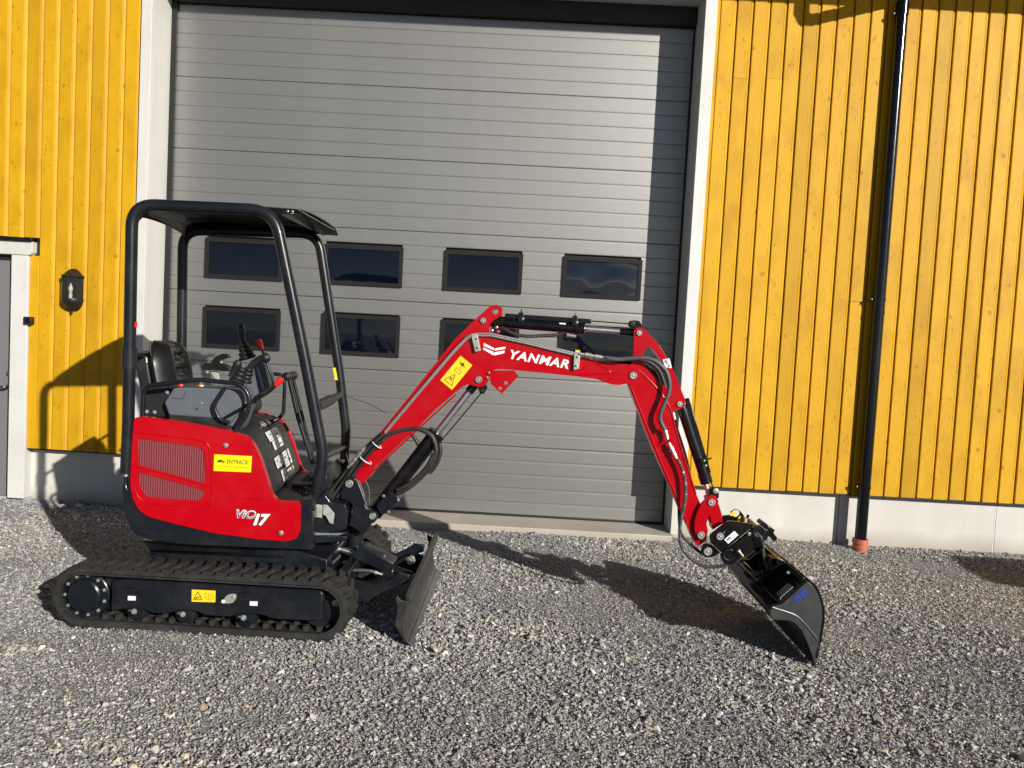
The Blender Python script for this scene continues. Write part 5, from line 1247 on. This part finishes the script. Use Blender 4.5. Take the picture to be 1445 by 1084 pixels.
# ------------------------------------------------------------------ wide grading bucket
YB0, YB1 = 3.965, 4.80
bk = empty('bucket', (0, 0, 0)); put(bk, ex)
def q0(pts): return [W(a, b, YB0) for a, b in pts]
OUT = [(1103, 852.6), (1120, 837.5), (1140, 820.3), (1148.6, 828), (1155, 840), (1159.6, 855), (1160.8, 869), (1159, 886), (1156.3, 902), (1153.5, 916), (1150.5, 928)]
SID = OUT[:]+[(1148, 931)]+[(1145.8, 924.6), (1137.5, 903), (1130.6, 889), (1122, 879.4), (1112.6, 875.4), (1090.4, 874.7), (1086.2, 868), (1085.6, 862), (1089, 855.5), (1096, 854)]
for yy in (YB0, YB1-.014):
    p = [v+Y*(yy-YB0) for v in q0(SID)]; o = MB().prism(p, (0, .014, 0)).build('side_plate', M['bucket'], bk, bevel=.003)
    if yy == YB0: sp0 = o
sh = spline(q0(OUT[2:]), 4)
MB().strip(sh, (0, YB1-YB0-.004, 0), .012).build('bucket_shell', M['black'], bk, bevel=.0, angle=50)  # black, not side-plate grey: dark outer edge, and the inside's shade as colour
MB().strip(q0([(1086, 862), (1090, 856.5), (1103, 853), (1140, 820.6)]), (0, YB1-YB0-.004, 0), .014).build('top_plate', M['black'], bk, bevel=.002)
MB().strip(q0([(1086, 861), (1086.6, 868), (1091, 874)]), (0, YB1-YB0-.002, 0), .022).build('top_lip', M['black'], bk, bevel=.003)
MB().prism(q0([(1157.3, 897), (1156.8, 920), (1150.8, 942.2), (1147.5, 931), (1151.5, 915)]), (0, YB1-YB0, 0)).build('cutting_edge', M['bladed'], bk, bevel=.002)
MB().tube(spline([v-Y*.002 for v in q0([(1089.5, 856.5), (1098, 859.5), (1110, 863.2), (1121, 867.5), (1130, 874.5), (1142, 888), (1152.5, 901)])], 6), .0055, 8).build('stiffener_edge', M['bucket'], bk)
rm = MB().prism([v-Y*.003 for v in q0([(1089, 857), (1098, 860), (1110, 863.7), (1121, 868), (1130, 875), (1142, 888.5), (1152.5, 901.5), (1148, 931), (1145.8, 924.6), (1137.5, 903), (1130.6, 889), (1122, 879.4), (1112.6, 875.4), (1090.4, 874.7), (1086.2, 868)])], (0, .01, 0)).build('side_reinforcement', M['bucket'], bk, bevel=.002)
tbk = text('SB', 'bucket_lettering', W(1124.8, 851, YB0), W(1141.8, 836.8, YB0), W(1119.4, 843, YB0), M['blue'], sp0, .0015, bold=.035, spacing=1.2)
# mounting brackets, cross pins and stiffeners on the top plate
tp0, tp1 = W(1103, 852.6, YB0), W(1140, 820.3, YB0); td = (tp1-tp0).normalized(); tn = Vector((-td.z, 0, td.x))
if tn.z < 0: tn = -tn
Lt = (tp1-tp0).length
def tp(u, y, h=0.0): return tp0+td*(Lt*u)+Y*(y-YB0)+tn*h
for y_ in (4.22, 4.26, 4.52, 4.56):
    MB().prism([tp(-.05, y_, .012), tp(1.0, y_, .012), tp(.95, y_, .07), tp(.72, y_, .12), tp(.50, y_, .06), tp(.25, y_, .06), tp(.05, y_, .11), tp(-.12, y_, .07)], (0, .018, 0)).build('mounting_ear', M['black'], bk, bevel=.003)
MB().cyl(tp(.82, 4.18, .075), tp(.82, 4.62, .075), .018).build('cross_pin', M['black'], bk)
MB().cyl(tp(.02, 4.18, .07), tp(.02, 4.62, .07), .018).build('cross_pin', M['black'], bk)
MB().box((0, 0, 0), (.001, .001, .001)) 
for u in (.03, .93):
    c0, c1 = tp(u, YB0+.002, .018), tp(u, YB1-.002, .018); MB().obox((c0+c1)/2, td*.012, (c1-c0)/2, tn*.016).build('top_stiffener', M['black'], bk, bevel=.003)
MB().obox(tp(.33, 4.02, .018), td*.045, Y*.035, tn*.003).build('type_plate', M['greyink'], bk, bevel=.001)
for u, y_, r_ in ((.78, 4.09, .022), (.55, 4.35, .012), (.40, 4.40, .010)):
    MB().lathe(tp(u, y_, .012), tn, [(0, r_*1.4), (.012, r_*1.4), (.014, r_), (.030, r_), (.032, r_*.5)], 20).build('bolt', M['black'], bk, angle=30)
    bolt('nut', tp(u, y_, .044), tn, r_*.45, bk)
# tilt hose to the bucket
spiral([(1066, 752), (1072, 756), (1076, 765), (1077, 778), (1079, 792), (1083, 803), (1087, 809)], -.15, .006, 'bucket_hose', ex)
A, B = AF.at(1086, 807.5, -.15), AF.at(1092, 818, -.15); fitting(A, B, .014, ex); fitting(AF.at(1090, 816, -.15), AF.at(1096, 813, -.15), .009, ex)
MB().cyl(AF.at(1100, 795, -.12), AF.at(1112, 808, -.16), .018).build('tilt_cylinder', M['black'], bk)
# loose sensor wire near the front post
MB().tube(spline([BF.at(a, b, .3) for a, b in [(484, 558), (505, 565), (525, 572), (545, 584)]], 6), .0016, 5).build('antenna_wire', M['black'], ex)
